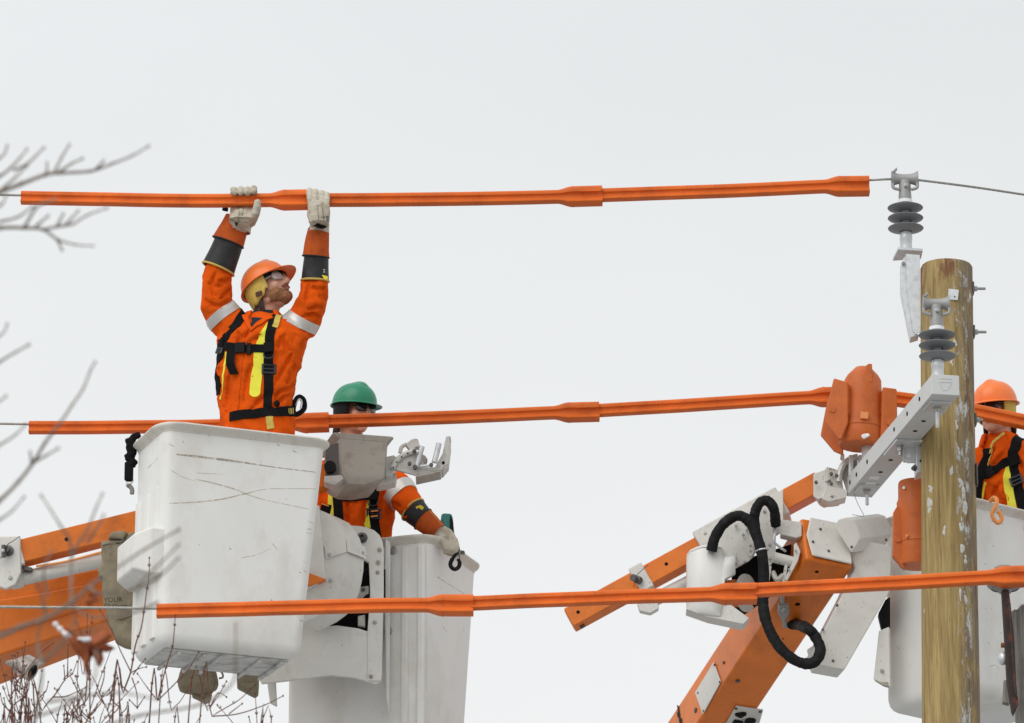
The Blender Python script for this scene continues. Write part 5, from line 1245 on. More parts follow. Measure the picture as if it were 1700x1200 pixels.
def face_parts(root, c, M, beard, hair=True):
    T = lambda p: c + M @ V(p)
    for s_ in (-1, 1):
        e = MB().ellipsoid(T((s_ * .032, .076, .010)), .0125, .0125, .0115, M).build('eye', 'eye_white', root)
        MB().ellipsoid(T((s_ * .033, .0865, .010)), .0055, .003, .0055, M).build('iris', 'eye_iris', e)
        m = MB(); m.tube(catmull([T((s_ * .014, .098, .034)), T((s_ * .032, .096, .041)), T((s_ * .052, .080, .036))], 4), [.003, .004, .0045, .0045, .0045, .0045, .004, .003, .002], 6); m.build('eyebrow', 'beard' if beard else 'hair_dark', root)
    m = MB(); m.ellipsoid(T((0, .0925, -.053)), .019, .007, .0035, M); m.ellipsoid(T((0, .091, -.060)), .017, .008, .0045, M); m.build('lips', 'lip', root)
    if beard:
        m = MB(); E_ = lambda p, r: m.ellipsoid(T(p), r[0], r[1], r[2], M)
        E_((0, .066, -.089), (.037, .036, .031)); E_((0, .045, -.080), (.054, .048, .029))
        for s_ in (-1, 1):
            E_((s_ * .046, .032, -.064), (.024, .048, .032)); E_((s_ * .066, .008, -.035), (.011, .022, .036)); E_((s_ * .020, .092, -.046), (.013, .007, .004)); E_((s_ * .03, .070, -.066), (.014, .015, .020))
        E_((0, .098, -.044), (.015, .007, .0045))
        me = remesh(m, 0.004, 2, lambda p, n: 0.003 * noise.noise(p * 110) + 0.003 * noise.noise(p * 240)); finish('beard', me, 'beard', root, angle=80)
    if hair:
        m = MB(); rnd = random.Random(9)
        for k in range(40):
            a = rnd.uniform(-1.5, 1.5) + math.pi
            x, y = .078 * math.sin(a), .092 * math.cos(a) - .012
            z = rnd.uniform(-.075, -.05)
            m.tube(catmull([T((x * .96, y * .96, z + .03)), T((x * 1.05, y * 1.05, z)), T((x * 1.08, y * 1.1, z - rnd.uniform(.015, .04))), T((x * 1.02, y * 1.16, z - rnd.uniform(.03, .05)))], 3), [.006] * 8 + [.004, .002], 5)
        m.build('hair', 'hair_dark', root)
def cloth_fn(seed, amp=1.0):
    so_ = V((seed * 3.1, seed * 1.7, seed))
    def f(p, n):
        q = V((p.x * 11 + p.z * 4, p.y * 11, p.z * 5 - p.x * 3)) + so_
        a = noise.noise(q); r1 = 1 - min(1, abs(a) * 2.2)
        b = noise.noise(V((p.x * 14, p.y * 14, p.z * 34)) + so_)
        return amp * (0.011 * r1 - 0.005 + 0.0035 * b + 0.003 * noise.noise(p * 27 + so_) + 0.0012 * noise.noise(p * 70))
    return f
def sleeve(root, st, name, mat, wall=0.006, n=24, wob=0.003, rim=None):
    """open cuff through (point, radius) stations from the elbow end to the hand end"""
    pts = catmull([p for p, r in st], 6); rs = []
    for i in range(len(pts)):
        t = i / (len(pts) - 1) * (len(st) - 1); k = min(int(t), len(st) - 2); rs.append(lerp(st[k][1], st[k + 1][1], t - k))
    def rings(rr):
        out = []; ref = None
        for i, p in enumerate(pts):
            t = (pts[min(i + 1, len(pts) - 1)] - pts[max(i - 1, 0)]).normalized()
            if ref is None: ref = t.orthogonal().normalized()
            b = t.cross(ref).normalized(); ref = b.cross(t)
            out.append([p + (ref * math.cos(a) + b * math.sin(a)) * (rr[i] + wob * noise.noise(p * 14 + V((math.cos(a) * 1.5, math.sin(a) * 1.5, 0)))) for a in [2 * math.pi * k / n for k in range(n)]])
        return out
    outer = rings(rs); inner = rings([r - wall for r in rs])
    m = MB(); m.loft(inner[::-1] + outer, False, False)
    m.loft([outer[-1], inner[-1]], False, False)
    o = m.build(name, mat, root, angle=60)
    if name == 'leather_gauntlet':
        m = MB(); m.tube(outer[0] + [outer[0][0]], 0.0035, 6); m.build('bound_edge', 'print_black', o)
        m = MB(); m.tube([q[5] for q in outer], 0.0018, 5); m.build('seam', 'rim_yellow', o)
    if rim:
        m = MB(); pr = outer[0] + [outer[0][0]]; m.tube(pr, 0.0055, 8); m.build('rolled_rim', rim, o)
    return o
def band(root, bvh, c, axis, width, rmax, name='reflective_band', mat='reflective', n=36, thick=0.003):
    axis = V(axis).normalized(); a = axis.orthogonal().normalized(); b = axis.cross(a); rows = []
    for j in range(4):
        o = V(c) + axis * (width * (j / 3 - 0.5)); ring = []
        for k in range(n):
            t = 2 * math.pi * k / n; d = a * math.cos(t) + b * math.sin(t); h = bvh.ray_cast(o, d)
            r = min(h[3], rmax) if h[0] is not None else rmax
            ring.append(r)
        ring = [(ring[k - 1] + 2 * ring[k] + ring[(k + 1) % n]) / 4 for k in range(n)]
        rows.append((o, ring))
    mk_ = lambda o, ring, e: [o + (a * math.cos(2 * math.pi * k / n) + b * math.sin(2 * math.pi * k / n)) * (ring[k] + e) for k in range(n)]
    m = MB(); m.loft([mk_(o, r, 0.001) for o, r in rows] + [mk_(o, r, 0.001 + thick) for o, r in rows[::-1]] + [mk_(rows[0][0], rows[0][1], 0.001)], False, False)
    return m.build(name, mat, root, angle=60)
def creases(me, paths, depth=0.012, width=4.5):
    """press fold lines into the cloth along measured paths, with a raised lip beside each valley"""
    segs = []
    for pth in paths:
        pp = catmull([V((x, y, 0)) for x, y in pth], 5); n = len(pp) - 1
        segs += [(pp[i], pp[i + 1], math.sin(math.pi * (i + .5) / n) ** .6) for i in range(n)]
    ns = [v.normal.copy() for v in me.vertices]
    for v, nn in zip(me.vertices, ns):
        d = v.co - CAM
        if nn.dot(d) > 0: continue
        z = d.dot(FWD); q = V((850 + d.dot(RT) / z * FPX, 600 - d.dot(UPV) / z * FPX, 0)); k = 0.0
        for a, b, w in segs:
            if abs(a.x - q.x) + abs(a.y - q.y) > 40: continue
            t = b - a; f = max(0, min(1, (q - a).dot(t) / max(t.length_squared, 1e-6))); s_ = (q - a - t * f); l = s_.length
            sd = 1 if t.x * s_.y - t.y * s_.x > 0 else -1
            h = -math.exp(-(l / width) ** 2) + 0.55 * math.exp(-((l - width * 2) / (width * 1.1)) ** 2) * (1 if sd > 0 else .4)
            h *= w
            if abs(h) > abs(k): k = h
        v.co += nn * (k * depth * smooth(-nn.dot(d.normalized()) * 1.6))
def figure(root, torso, yaw, Y, arms, head_c, Mh, hips, feet, seed, cloth_amp=1.0, skin_arms=None, folds=()):
    sx, sy = V((math.cos(yaw), math.sin(yaw), 0)), V((-math.sin(yaw), math.cos(yaw), 0))
    if isinstance(torso[0], tuple): ring = lambda q, k=1.0: se_ring(P(q[0], q[1], Y + (q[4] if len(q) > 4 else 0)), sx, sy, q[2] * k, q[3] * k)
    jm = MB(); jm.loft([ring(q) for q in torso])
    for arm_ in arms: jm.capsule([(P(x, y, YY), r) for x, y, YY, r in arm_])
    jme = remesh(jm, 0.0075, 5, cloth_fn(seed, cloth_amp))
    if folds: creases(jme, folds)
    jk = finish('jacket', jme.copy(), 'fleece_orange', root, angle=80)
    bv_ = bvh_of(jme)
    sm = MB(); sm.loft([ring(q, 0.82) for q in torso])
    for arm_ in (skin_arms or arms):
        sm.capsule([(P(x, y, YY), r * 0.72) for x, y, YY, r in arm_])
    neck0 = P(torso[-1][0], torso[-1][1], Y)
    sm.capsule([(neck0 - V((0, 0, 0.03)), 0.062), (head_c + Mh @ V((0, -.03, -.06)), 0.056), (head_c + Mh @ V((0, -.02, -.0)), 0.05)])
    head_shapes(sm, head_c, Mh)
    tm = MB()
    for h_, f_ in zip(hips, feet):
        kn = h_.lerp(f_, 0.5)
        sm.capsule([(h_, 0.075), (kn, 0.055), (f_ + V((0, 0, 0.09)), 0.045)])
        tm.capsule([(h_, 0.10), (kn, 0.082), (f_ + V((0, 0, 0.10)), 0.08)])
        bm_ = MB(); bm_.capsule([(f_ + V((0, 0.03, 0.11)), 0.055), (f_ + V((0, 0.02, 0.05)), 0.05), (f_ + V((0, -0.12, 0.045)), 0.043)]); finish('boot', remesh(bm_, 0.012, 2), 'rubber_black', root)
    tm.loft([ring(torso[0]), [p - V((0, 0, 0.16)) for p in ring(torso[0], 0.98)]])
    finish('trousers', remesh(tm, 0.012, 3), 'fleece_orange', root, angle=80)
    finish('body', remesh(sm, 0.0052, 2), 'skin', root, angle=80)
    return bv_, sx, sy
def straps(root, bv_, spec):
    for nm, path, w, mat, th, wf_ in spec:
        m = MB(); drape(m, bv_, path, w, th, 0.001, 7, wf_); m.build(nm, mat, root, angle=50)
def buckle(root, bv_, x, y, w, h, ang=0.0, ring=True, mat='buckle', lift=0.006):
    q = cast(bv_, x, y)
    if not q: return
    p, n = q; s = V((math.cos(ang), 0, -math.sin(ang))); s = (s - n * s.dot(n)).normalized(); t = n.cross(s)
    m = MB(); c = p + n * lift
    cs_ = [c + s * (a * w / 2) + t * (b * h / 2) for a, b in ((-1, -1), (1, -1), (1, 1), (-1, 1))]
    if ring:
        for i in range(4): m.tube([cs_[i], cs_[(i + 1) % 4]], 0.006, 8)
        m.tube([(cs_[0] + cs_[3]) / 2, (cs_[1] + cs_[2]) / 2], 0.005, 8)
        for q_ in cs_: m.ellipsoid(q_, .0065, .0065, .0065, None, 8, 6)
    else: m.cbox(c, s * w, t * h, n * 0.014)
    m.build('buckle', mat, root, bevel=0.0 if ring else 0.004)

# ------------------------------------------------------------------ worker reaching up in the big bucket
Y1 = 26.47
w1 = thing('person', b1.at(0.52, 0.5, 0.06), 'worker in orange jacket, black harness and orange helmet reaching up with both arms', 'person', 'line workers')
hc1 = P(447, 482, Y1 - 0.01)
M1 = frame((0.70, -0.56, 0.44), (-0.42, 0.20, 0.88))
torso1 = [(428, 735, .185, .125), (427, 700, .182, .122), (425, 665, .185, .125), (426, 630, .195, .13), (432, 595, .216, .140), (436, 565, .230, .144), (437, 550, .205, .130), (437, 540, .155, .11), (437, 532, .10, .09), (437, 526, .075, .075)]
arms1 = [[(398, 552, Y1, .085), (372, 528, Y1 + .0, .088), (358, 505, Y1 - .02, .082), (359, 475, Y1 - .04, .074), (362, 448, Y1 - .05, .068), (372, 420, Y1 - .06, .056)],
         [(480, 552, Y1, .085), (503, 535, Y1 - .02, .085), (517, 508, Y1 - .05, .078), (522, 480, Y1 - .06, .069), (523, 462, Y1 - .06, .062), (524, 440, Y1 - .08, .05)]]
sk1 = [arms1[0] + [(392, 382, Y1 - .09, .05), (398, 366, Y1 - .09, .04)], arms1[1] + [(527, 392, Y1 - .12, .045), (530, 372, Y1 - .13, .036)]]
hp1 = [P(408, 725, Y1) , P(452, 725, Y1)]
ft1 = [V((hp1[0].x - .04, Y1 + .02, b1.o.z + .05)), V((hp1[1].x + .04, Y1 + .02, b1.o.z + .05))]
folds1 = [[(472, 556), (470, 568), (480, 584)], [(466, 556), (462, 578), (457, 600)], [(485, 585), (474, 606), (455, 638)], [(498, 628), (486, 642), (462, 652), (455, 668)], [(413, 549), (408, 556), (400, 562)], [(384, 545), (374, 562), (360, 580)],
          [(436, 556), (424, 562), (410, 570)], [(380, 622), (379, 650), (376, 684)], [(442, 655), (432, 664), (416, 680)], [(490, 600), (482, 622), (474, 640)], [(500, 575), (495, 600), (492, 620)], [(362, 600), (366, 630), (370, 660)], [(418, 600), (410, 630), (405, 665)], [(478, 655), (462, 668), (452, 676)],
          [(356, 455), (352, 472), (355, 496)], [(388, 478), (376, 486), (364, 497)], [(386, 500), (374, 503), (358, 512)], [(345, 470), (356, 476), (372, 474)], [(340, 498), (350, 506), (362, 506)], [(384, 462), (372, 468), (362, 466)],
          [(530, 483), (534, 494), (540, 500)], [(512, 470), (510, 486), (507, 502)], [(540, 478), (530, 480), (518, 476)], [(534, 512), (524, 510), (510, 514)], [(530, 526), (518, 522), (504, 524)], [(506, 562), (500, 575), (500, 590)], [(395, 548), (398, 562), (392, 575)]]
bv1, sx1, sy1 = figure(w1, torso1, rad(-14), Y1, arms1, hc1, M1, hp1, ft1, 1.0, 1.0, sk1, folds1)
helmet(w1, hc1, M1, 'helmet_orange'); glasses(w1, hc1, M1, False); face_parts(w1, hc1, M1, True)
# collars: dark under-layer and open orange stand collar
m = MB(); cn = P(437, 524, Y1)
m.loft([[cn + V((math.cos(a) * r, math.sin(a) * r * .95, z + .012 * math.cos(a - 1.2))) for a in [2 * math.pi * k / 24 for k in range(24)]] for r, z in ((.094, -.055), (.082, -.01), (.073, .018), (.068, .018), (.066, -.02))], False, False)
m.build('under_collar', 'collar_dark', w1, angle=70)
m = MB(); rr = []
for r, z in ((.112, -.045), (.104, -.015), (.094, .004), (.088, .002), (.092, -.03)):
    rr.append([cn + V((math.cos(a) * r, math.sin(a) * r, z + .010 * noise.noise(V((a * 2, z * 20, 0))))) for a in [rad(-55 + 290 * k / 26) for k in range(27)]])
m.loft(rr, False, False, closed=False); m.build('jacket_collar', 'fleece_orange', w1, angle=70, solid=0.004)
m = MB(); drape(m, bv1, [(429, 528), (425, 534), (421, 540), (417, 549)], 0.085, 0.004, 0.001, 6, lambda t: 1.0 - 0.92 * t); m.build('shirt_opening', 'collar_dark', w1)
for pth in ([(407, 524), (411, 535), (416, 549)], [(450, 527), (438, 533), (426, 541), (417, 550)]):
    m = MB(); drape(m, bv1, pth, 0.030, 0.008, 0.002, 6, lambda t: 1.0 - 0.5 * t); m.build('lapel', 'fleece_orange', w1)
m = MB(); drape(m, bv1, [(412, 545), (407, 556), (404, 575), (402, 600), (398, 640), (395, 680)], 0.006, 0.003, 0.001); m.build('zip', 'fleece_orange', w1)
back = lambda x, y: P(x, y, Y1 + 0.3)
yw = lambda t: (0.25 + 0.75 * smooth(t * 2.2)) * (1.0 if t < .9 else math.sqrt(max(.02, 1 - ((t - .9) / .1) ** 2)))
straps(w1, bv1, [
    ('hivis_strip', [(446, 536), (442, 545), (436, 563), (430, 590), (426.5, 620), (424, 645), (422.5, 659)], .055, 'hivis_yellow', .002, yw),
    ('hivis_strip', [(376, 584), (373, 606), (370, 636), (366, 663)], .012, 'hivis_yellow', .002, None),
    ('harness_strap', [back(455, 640), back(462, 560), back(463, 530), P(462, 517, Y1 + .03), (461, 524), (452, 540), (448, 560), (446.5, 590), (446, 625), (445.5, 660), (445.5, 685)], .047, 'webbing_black', .005, None),
    ('harness_strap', [back(440, 600), back(415, 560), back(408, 535), P(406, 520, Y1 + .03), (400, 527), (390, 541), (377, 561), (369, 574), (366, 590), (361, 606), (361, 630), (362, 655)], .044, 'webbing_black', .005, None),
    ('chest_strap', [(369, 574), (381, 575), (393, 577), (415, 579), (432, 579), (448, 579)], .042, 'webbing_black', .006, None),
    ('waist_belt', [(362, 697), (382, 692), (402, 688), (425, 686), (446, 684), (462, 683), (478, 682), (487, 680), back(480, 684), back(430, 688), back(380, 692), P(352, 694, Y1 + .05), (363, 697)], .046, 'webbing_black', .006, None),
    ('leg_strap', [(447, 690), (448, 700), (450, 712)], .036, 'tape_yellow', .004, None),
    ('shoulder_tag', [(467, 516), (463, 526), (459, 537), (456, 545)], .028, 'tape_yellow', .010, None)])
buckle(w1, bv1, 446.5, 613, .060, .040, 0.02); buckle(w1, bv1, 360, 607, .042, .040, 0.35); buckle(w1, bv1, 400, 578, .054, .054, 0.05, False, 'rubber_black', .011); buckle(w1, bv1, 415, 579, .024, .058, 0.05, False, 'rubber_black', .010); buckle(w1, bv1, 447, 578, .052, .056, 0.0, False, 'webbing_black', .009)
buckle(w1, bv1, 369, 572, .046, .05, .15, False, 'webbing_black', .009)
buckle(w1, bv1, 366, 583, .034, .022, .3, True, 'buckle', .008)
m = MB(); q = cast(bv1, 446, 592)[0]; m.tube(catmull([q + V((-.024, -.01, .012)), q + V((-.02, -.02, -.008)), q + V((0, -.022, -.016)), q + V((.02, -.02, -.008)), q + V((.024, -.01, .012))], 4), .004, 8); m.build('d_ring', 'buckle', w1)
q = cast(bv1, 384, 588)[0]
m = MB(); pts = catmull([q + V((0, -.012, .02)), P(382, 600, q.y - .03), P(384, 610, q.y - .03), P(389, 622, q.y - .025)], 5)
m.loft([[p + V((-.021, 0, 0)), p + V((.021, 0, 0.004)), p + V((.021, -.005, .004)), p + V((-.021, -.005, 0))] for p in pts]); m.build('strap_tail', 'webbing_black', w1)
m = MB(); c = P(496, 668, Y1 - .02)
m.tube(catmull([c + V((-.03, 0, -.045)), c + V((-.018, -.01, .0)), c + V((0, 0, .028)), c + V((.022, .02, .02)), c + V((.026, .03, -.02)), c + V((0, .02, -.05)), c + V((-.03, .01, -.06))], 5), .013, 10); m.build('side_loop', 'webbing_black', w1)
m = MB(); m.tube(catmull([c + V((-.02, -.014, -.02)), c + V((.0, -.012, .012)), c + V((.014, .0, .004)), c + V((.01, .0, -.03))], 5), .005, 8); m.build('side_ring', 'galvanised', w1)
m = MB(); m.ellipsoid(P(460, 670, Y1 - .14), .014, .01, .018); m.build('belt_tab', 'webbing_black', w1)
m = MB(); m.cbox(P(478, 683, Y1 - .10), V((.075, .03, .006)), V((-.006, .014, 0)), V((0, 0, .048))); m.build('belt_pad', 'webbing_black', w1, bevel=.006)
m = MB()
for k in range(9): m.cbox(P(466 + k * 2.6, 683 - k * .1, Y1 - .118 + k * .0024), V((.003, 0, 0)), V((0, .002, 0)), V((0, 0, .03)))
m.build('belt_stitching', 'tape_yellow', w1)
band(w1, bv1, P(369, 525, Y1), (-.50, -.12, .62), .050, .112)
band(w1, bv1, P(502, 534, Y1 - .02), (.42, -.30, .72), .050, .122)
# rubber gloves with leather protectors: left of picture, then right
sleeve(w1, [(P(362, 446, Y1 - .05), .083), (P(372, 423, Y1 - .06), .077), (P(382, 398, Y1 - .08), .070)], 'rubber_cuff', 'glove_rubber', rim='rim_yellow')
sleeve(w1, [(P(379, 402, Y1 - .075), .080), (P(386, 384, Y1 - .085), .072), (P(394, 362, Y1 - .095), .060)], 'leather_gauntlet', 'gauntlet_leather')
sleeve(w1, [(P(523, 466, Y1 - .07), .068), (P(524, 447, Y1 - .08), .0635), (P(525, 420, Y1 - .10), .060)], 'rubber_cuff', 'glove_rubber', rim='rim_yellow')
sleeve(w1, [(P(524, 426, Y1 - .095), .067), (P(526, 405, Y1 - .11), .061), (P(529, 380, Y1 - .125), .050)], 'leather_gauntlet', 'gauntlet_leather')
def lay(me, x, y, w, h, mat, name, par):
    b_ = bvh_of(me); q = cast(b_, x, y)
    return q
YH = YT
# hand 1: palm towards the viewer behind the hose, four fingers over the top, thumb in front
m = MB()
m.capsule([(P(397, 376, Y1 - .095), .050), (P(400, 362, YH + .005), .048)])
m.loft([se_ring(P(x, y, yy), V((1, 0, 0)), V((0, 1, 0)), a, b, 18, 2.6) for x, y, yy, a, b in ((398, 378, Y1 - .095, .058, .046), (401, 364, YH - .015, .062, .036), (404, 352, YH + .02, .066, .028), (405, 342, YH + .042, .066, .022), (405, 330, YH + .050, .060, .018))])
for x, dy, r in ((388, 1.5, .0175), (399.5, .8, .0175), (410.5, 1.5, .0175), (421.5, 0, .0178)):
    m.capsule([(P(x, 345, YH + .045), r), (P(x, 327, YH + .052), r), (P(x, 313.5 + dy, YH + .028), r * .95), (P(x, 313 + dy, YH - .012), r * .95), (P(x + .5, 318.5 + dy, YH - .036), r * .92)], 10)
m.capsule([(P(417, 368, Y1 - .10), .026), (P(424, 354, YH - .03), .0235), (P(427, 343, YH - .042), .020), (P(427.5, 337, YH - .046), .018)], 10)
me = remesh(m, 0.0042, 1, lambda p, n: 0.002 * noise.noise(p * 45) + 0.001 * noise.noise(p * 110)); g1b = bvh_of(me)
g1 = finish('leather_glove', me, 'glove_leather', w1, angle=80)
m = MB(); m.cbox(P(374, 347, Y1 - .08), V((.028, 0, -.006)), V((0, .02, 0)), V((.003, 0, .018))); m.build('pull_tab', 'webbing_black', g1, bevel=.003)
for pth in ([(395, 340), (397, 352), (396, 366)], [(405, 341), (403, 353), (401, 365)], [(383, 365), (396, 367), (412, 369)]):
    m = MB(); drape(m, g1b, pth, .0025, .0012, .0003); m.build('stitching', 'canvas', g1)
m = MB(); drape(m, g1b, [(392, 368.5), (392.3, 371), (392.5, 375)], .020, .0008, .0005, 6, lambda t: 1.0 - 0.8 * t * t); m.build('shield_mark', 'print_black', g1)
sleeve(w1, [(P(395, 384, Y1 - .097), .063), (P(397, 374, Y1 - .099), .060), (P(399, 367, Y1 - .10), .0595)], 'glove_cuff', 'glove_leather', wob=.001)
# hand 2: back of the hand towards the viewer, fingers hooked over the coupler
m = MB(); fz = YH - .050
m.loft([se_ring(P(x, y, yy), V((.97, .1, 0)), V((-.1, .97, 0)), a, b, 18, 2.6) for x, y, yy, a, b in ((530, 384, Y1 - .13, .045, .04), (531, 370, fz - .012, .047, .036), (532, 355, fz - .022, .050, .030), (531, 342, fz - .026, .050, .026), (530, 335, fz - .024, .047, .022))])
for x, r, tx in ((517, .0175, -3), (525.5, .018, -2), (534, .0178, 0), (541.5, .0165, 1)):
    m.capsule([(P(x, 348, fz - .022), r), (P(x + tx * .5, 332, fz - .024), r), (P(x + tx, 321 + max(0, x - 519) * .30, fz - .006), r * .97), (P(x + tx, 316.5 + max(0, x - 519) * .28, YH - .012), r * .93), (P(x + tx, 317 + max(0, x - 519) * .28, YH + .03), r * .9), (P(x + tx, 326, YH + .056), r * .85)], 10)
m.capsule([(P(520, 366, fz - .01), .024), (P(516, 356, fz + .0), .020), (P(515.5, 350, fz + .03), .018), (P(516, 348, YH + .02), .016)], 10)
me = remesh(m, 0.0042, 1, lambda p, n: 0.002 * noise.noise(p * 45) + 0.001 * noise.noise(p * 110)); g2b = bvh_of(me)
g2 = finish('leather_glove', me, 'glove_leather', w1, angle=80)
sleeve(w1, [(P(529, 386, Y1 - .128), .052), (P(530, 378, Y1 - .13), .048), (P(531, 370, Y1 - .132), .0475)], 'glove_cuff', 'glove_leather', wob=.001)
m = MB(); drape(m, g2b, [(523, 373), (532, 374.5), (540, 377), (546, 379)], .032, .005, .002); m.build('wrist_strap', 'webbing_black', g2)
lettering('TE', 534.5, 368, 12, rad(-6), fz - .05, 'glove_mark', g2, 'print_black', g2b)
for pth in ([(527, 340), (528, 352), (529, 366)], [(535, 342), (536, 352), (537, 362)]):
    m = MB(); drape(m, g2b, pth, .0025, .0012, .0003); m.build('stitching', 'canvas', g2)
poly, ex = slab([(534.5, 456), (544, 458.5), (544, 464), (538, 463)], Y1 - .145, .003)
MB().prism(poly, ex).build('size_label', 'label_yellow', w1)
lettering('2', 536, 452, 8, 0, Y1 - .146, 'cuff_mark', w1, 'reflective')

# ------------------------------------------------------------------ worker in the green helmet
Y2w = 27.68
w2 = thing('person', b2.at(0.5, 0.5, 0.06), 'worker in green helmet and dark glasses, one gloved hand on the bucket rim', 'person', 'line workers')
hc2 = P(589, 685, Y2w - .06)
M2 = frame((0.66, -0.74, -0.10), (0.05, -0.05, 1.0))
torso2 = [(592, 945, .18, .125), (592, 905, .18, .12), (592, 870, .185, .125), (592, 835, .20, .13), (592, 800, .212, .135), (592, 775, .19, .12), (590, 758, .12, .095), (589, 745, .078, .078)]
arms2 = [[(640, 790, Y2w - .02, .082), (658, 806, Y2w - .05, .080), (671, 826, Y2w - .10, .074), (684, 845, Y2w - .15, .066), (696, 856, Y2w - .16, .055)],
         [(545, 790, Y2w, .082), (528, 830, Y2w - .02, .078), (520, 880, Y2w - .05, .070), (545, 915, Y2w - .18, .06)]]
sk2 = [arms2[0] + [(722, 879, Y2w - .17, .05), (735, 889, Y2w - .17, .04)], arms2[1]]
hp2 = [P(572, 940, Y2w), P(612, 940, Y2w)]
ft2 = [V((hp2[0].x - .03, Y2w + .02, b2.o.z + .05)), V((hp2[1].x + .03, Y2w + .02, b2.o.z + .05))]
bv2, _, _ = figure(w2, torso2, rad(6), Y2w, arms2, hc2, M2, hp2, ft2, 2.0, 0.9, sk2, [[(640, 810), (632, 832), (630, 860)], [(668, 846), (660, 838), (648, 834)], [(680, 862), (668, 862), (654, 852)], [(684, 838), (676, 850), (664, 856)], [(575, 830), (578, 850), (574, 876)], [(606, 828), (603, 850), (606, 876)], [(650, 800), (640, 806), (634, 818)]])
helmet(w2, hc2, M2, 'helmet_green', True, 'rubber_black', False, .008); glasses(w2, hc2, M2, True); face_parts(w2, hc2, M2, False)
m = MB(); cn = P(589, 748, Y2w)
m.loft([[cn + V((math.cos(a) * r, math.sin(a) * r, z)) for a in [2 * math.pi * k / 24 for k in range(24)]] for r, z in ((.10, -.05), (.088, .0), (.078, .05), (.070, .05), (.068, 0))], False, False); m.build('neck_warmer', 'collar_dark', w2, angle=70)
bk2 = lambda x, y: P(x, y, Y2w + .3)
straps(w2, bv2, [
    ('hivis_strip', [(624, 790), (618, 820), (612, 850), (612, 876)], .038, 'hivis_yellow', .002, None),
    ('hivis_strip', [(552, 800), (549, 830), (549, 862), (550, 880)], .040, 'hivis_yellow', .002, None),
    ('harness_strap', [bk2(620, 830), bk2(626, 780), P(624, 762, Y2w), (626, 785), (622, 815), (619, 845), (622, 872), (626, 895)], .048, 'webbing_black', .005, None),
    ('harness_strap', [bk2(560, 830), bk2(555, 780), P(556, 764, Y2w), (556, 790), (560, 825), (562, 850), (564, 880)], .048, 'webbing_black', .005, None),
    ('chest_strap', [(558, 826), (580, 826), (600, 824), (622, 822)], .042, 'webbing_black', .006, None)])
buckle(w2, bv2, 620, 853, .062, .044, 0.05); buckle(w2, bv2, 618, 822, .060, .060, 0, False, 'webbing_black', .009)
m = MB(); q = cast(bv2, 619, 836)
if q:
    q = q[0]; m.tube(catmull([q + V((-.026, -.01, .012)), q + V((-.02, -.02, -.01)), q + V((0, -.022, -.018)), q + V((.02, -.02, -.01)), q + V((.026, -.01, .012))], 4), .004, 8); m.build('d_ring', 'buckle', w2)
for yy in (849, 857):
    q = cast(bv2, 621, yy)
    if q: MB().cbox(q[0] + q[1] * .014, V((.036, 0, .004)), V((0, .004, 0)), V((0, 0, .008))).build('buckle_bar', 'hook_orange', w2, bevel=.002)
q = cast(bv2, 543, 846)
MB().cbox(P(541, 845, Y2w - .17), V((.05, 0, -.012)), V((0, .02, 0)), V((.01, 0, .05))).build('buckle', 'webbing_black', w2, bevel=.004)
MB().cbox(P(540, 838, Y2w - .185), V((.036, 0, -.012)), V((0, .004, 0)), V((0, 0, .008))).build('buckle_bar', 'hook_orange', w2, bevel=.002)
m = MB(); drape(m, bv2, [(597, 830), (598, 850), (600, 878)], .006, .003, .001); m.build('zip', 'fleece_orange', w2)
band(w2, bv2, P(667, 820, Y2w - .085), (.50, -.35, -.70), .064, .10)
sleeve(w2, [(P(686, 846, Y2w - .15), .070), (P(695, 855, Y2w - .16), .064), (P(704, 863, Y2w - .165), .060)], 'rubber_cuff', 'glove_rubber', rim='rim_yellow')
sleeve(w2, [(P(702, 862, Y2w - .165), .064), (P(714, 872, Y2w - .17), .056), (P(728, 883, Y2w - .175), .044)], 'leather_gauntlet', 'gauntlet_leather')
poly, ex = slab([(690, 841), (698, 838), (704, 842), (700, 848), (692, 847)], Y2w - .222, .004); MB().prism(poly, ex).build('size_label', 'label_yellow', w2, bevel=.001)
MB().cbox(P(733, 879, Y2w - .18), V((.03, 0, -.02)), V((0, .02, 0)), V((.015, 0, .02))).build('wrist_strap', 'webbing_black', w2, bevel=.004)
# hand folded over the rim
m = MB(); yh = Y2w - .17
m.loft([se_ring(P(x, y, yy), V((.35, .25, .75)).normalized(), V((.2, .9, -.35)).normalized(), a, b, 16, 2.5) for x, y, yy, a, b in ((724, 882, yh, .04, .036), (733, 887, yh, .046, .034), (743, 892, yh - .01, .048, .030), (750, 899, yh - .02, .046, .026))])
for x, y, r, e in ((757, 897, .016, 0), (752, 901, .0165, 1), (747, 903, .0165, 2), (741.5, 903, .016, 3)):
    m.capsule([(P(x - 7, y - 7, yh - .02), r), (P(x - 1, y + 1, yh - .045), r), (P(x + 1.5, y + 11 - e, yh - .05), r * .95), (P(x - 1.5, y + 20 - 2.4 * e, yh - .04), r * .88)], 10)
m.capsule([(P(730, 890, yh - .03), .019), (P(737, 900, yh - .05), .018), (P(741, 910, yh - .055), .016)], 10)
me = remesh(m, .0042, 1, lambda p, n: 0.002 * noise.noise(p * 45) + .001 * noise.noise(p * 110)); finish('leather_glove', me, 'glove_leather', w2, angle=80)

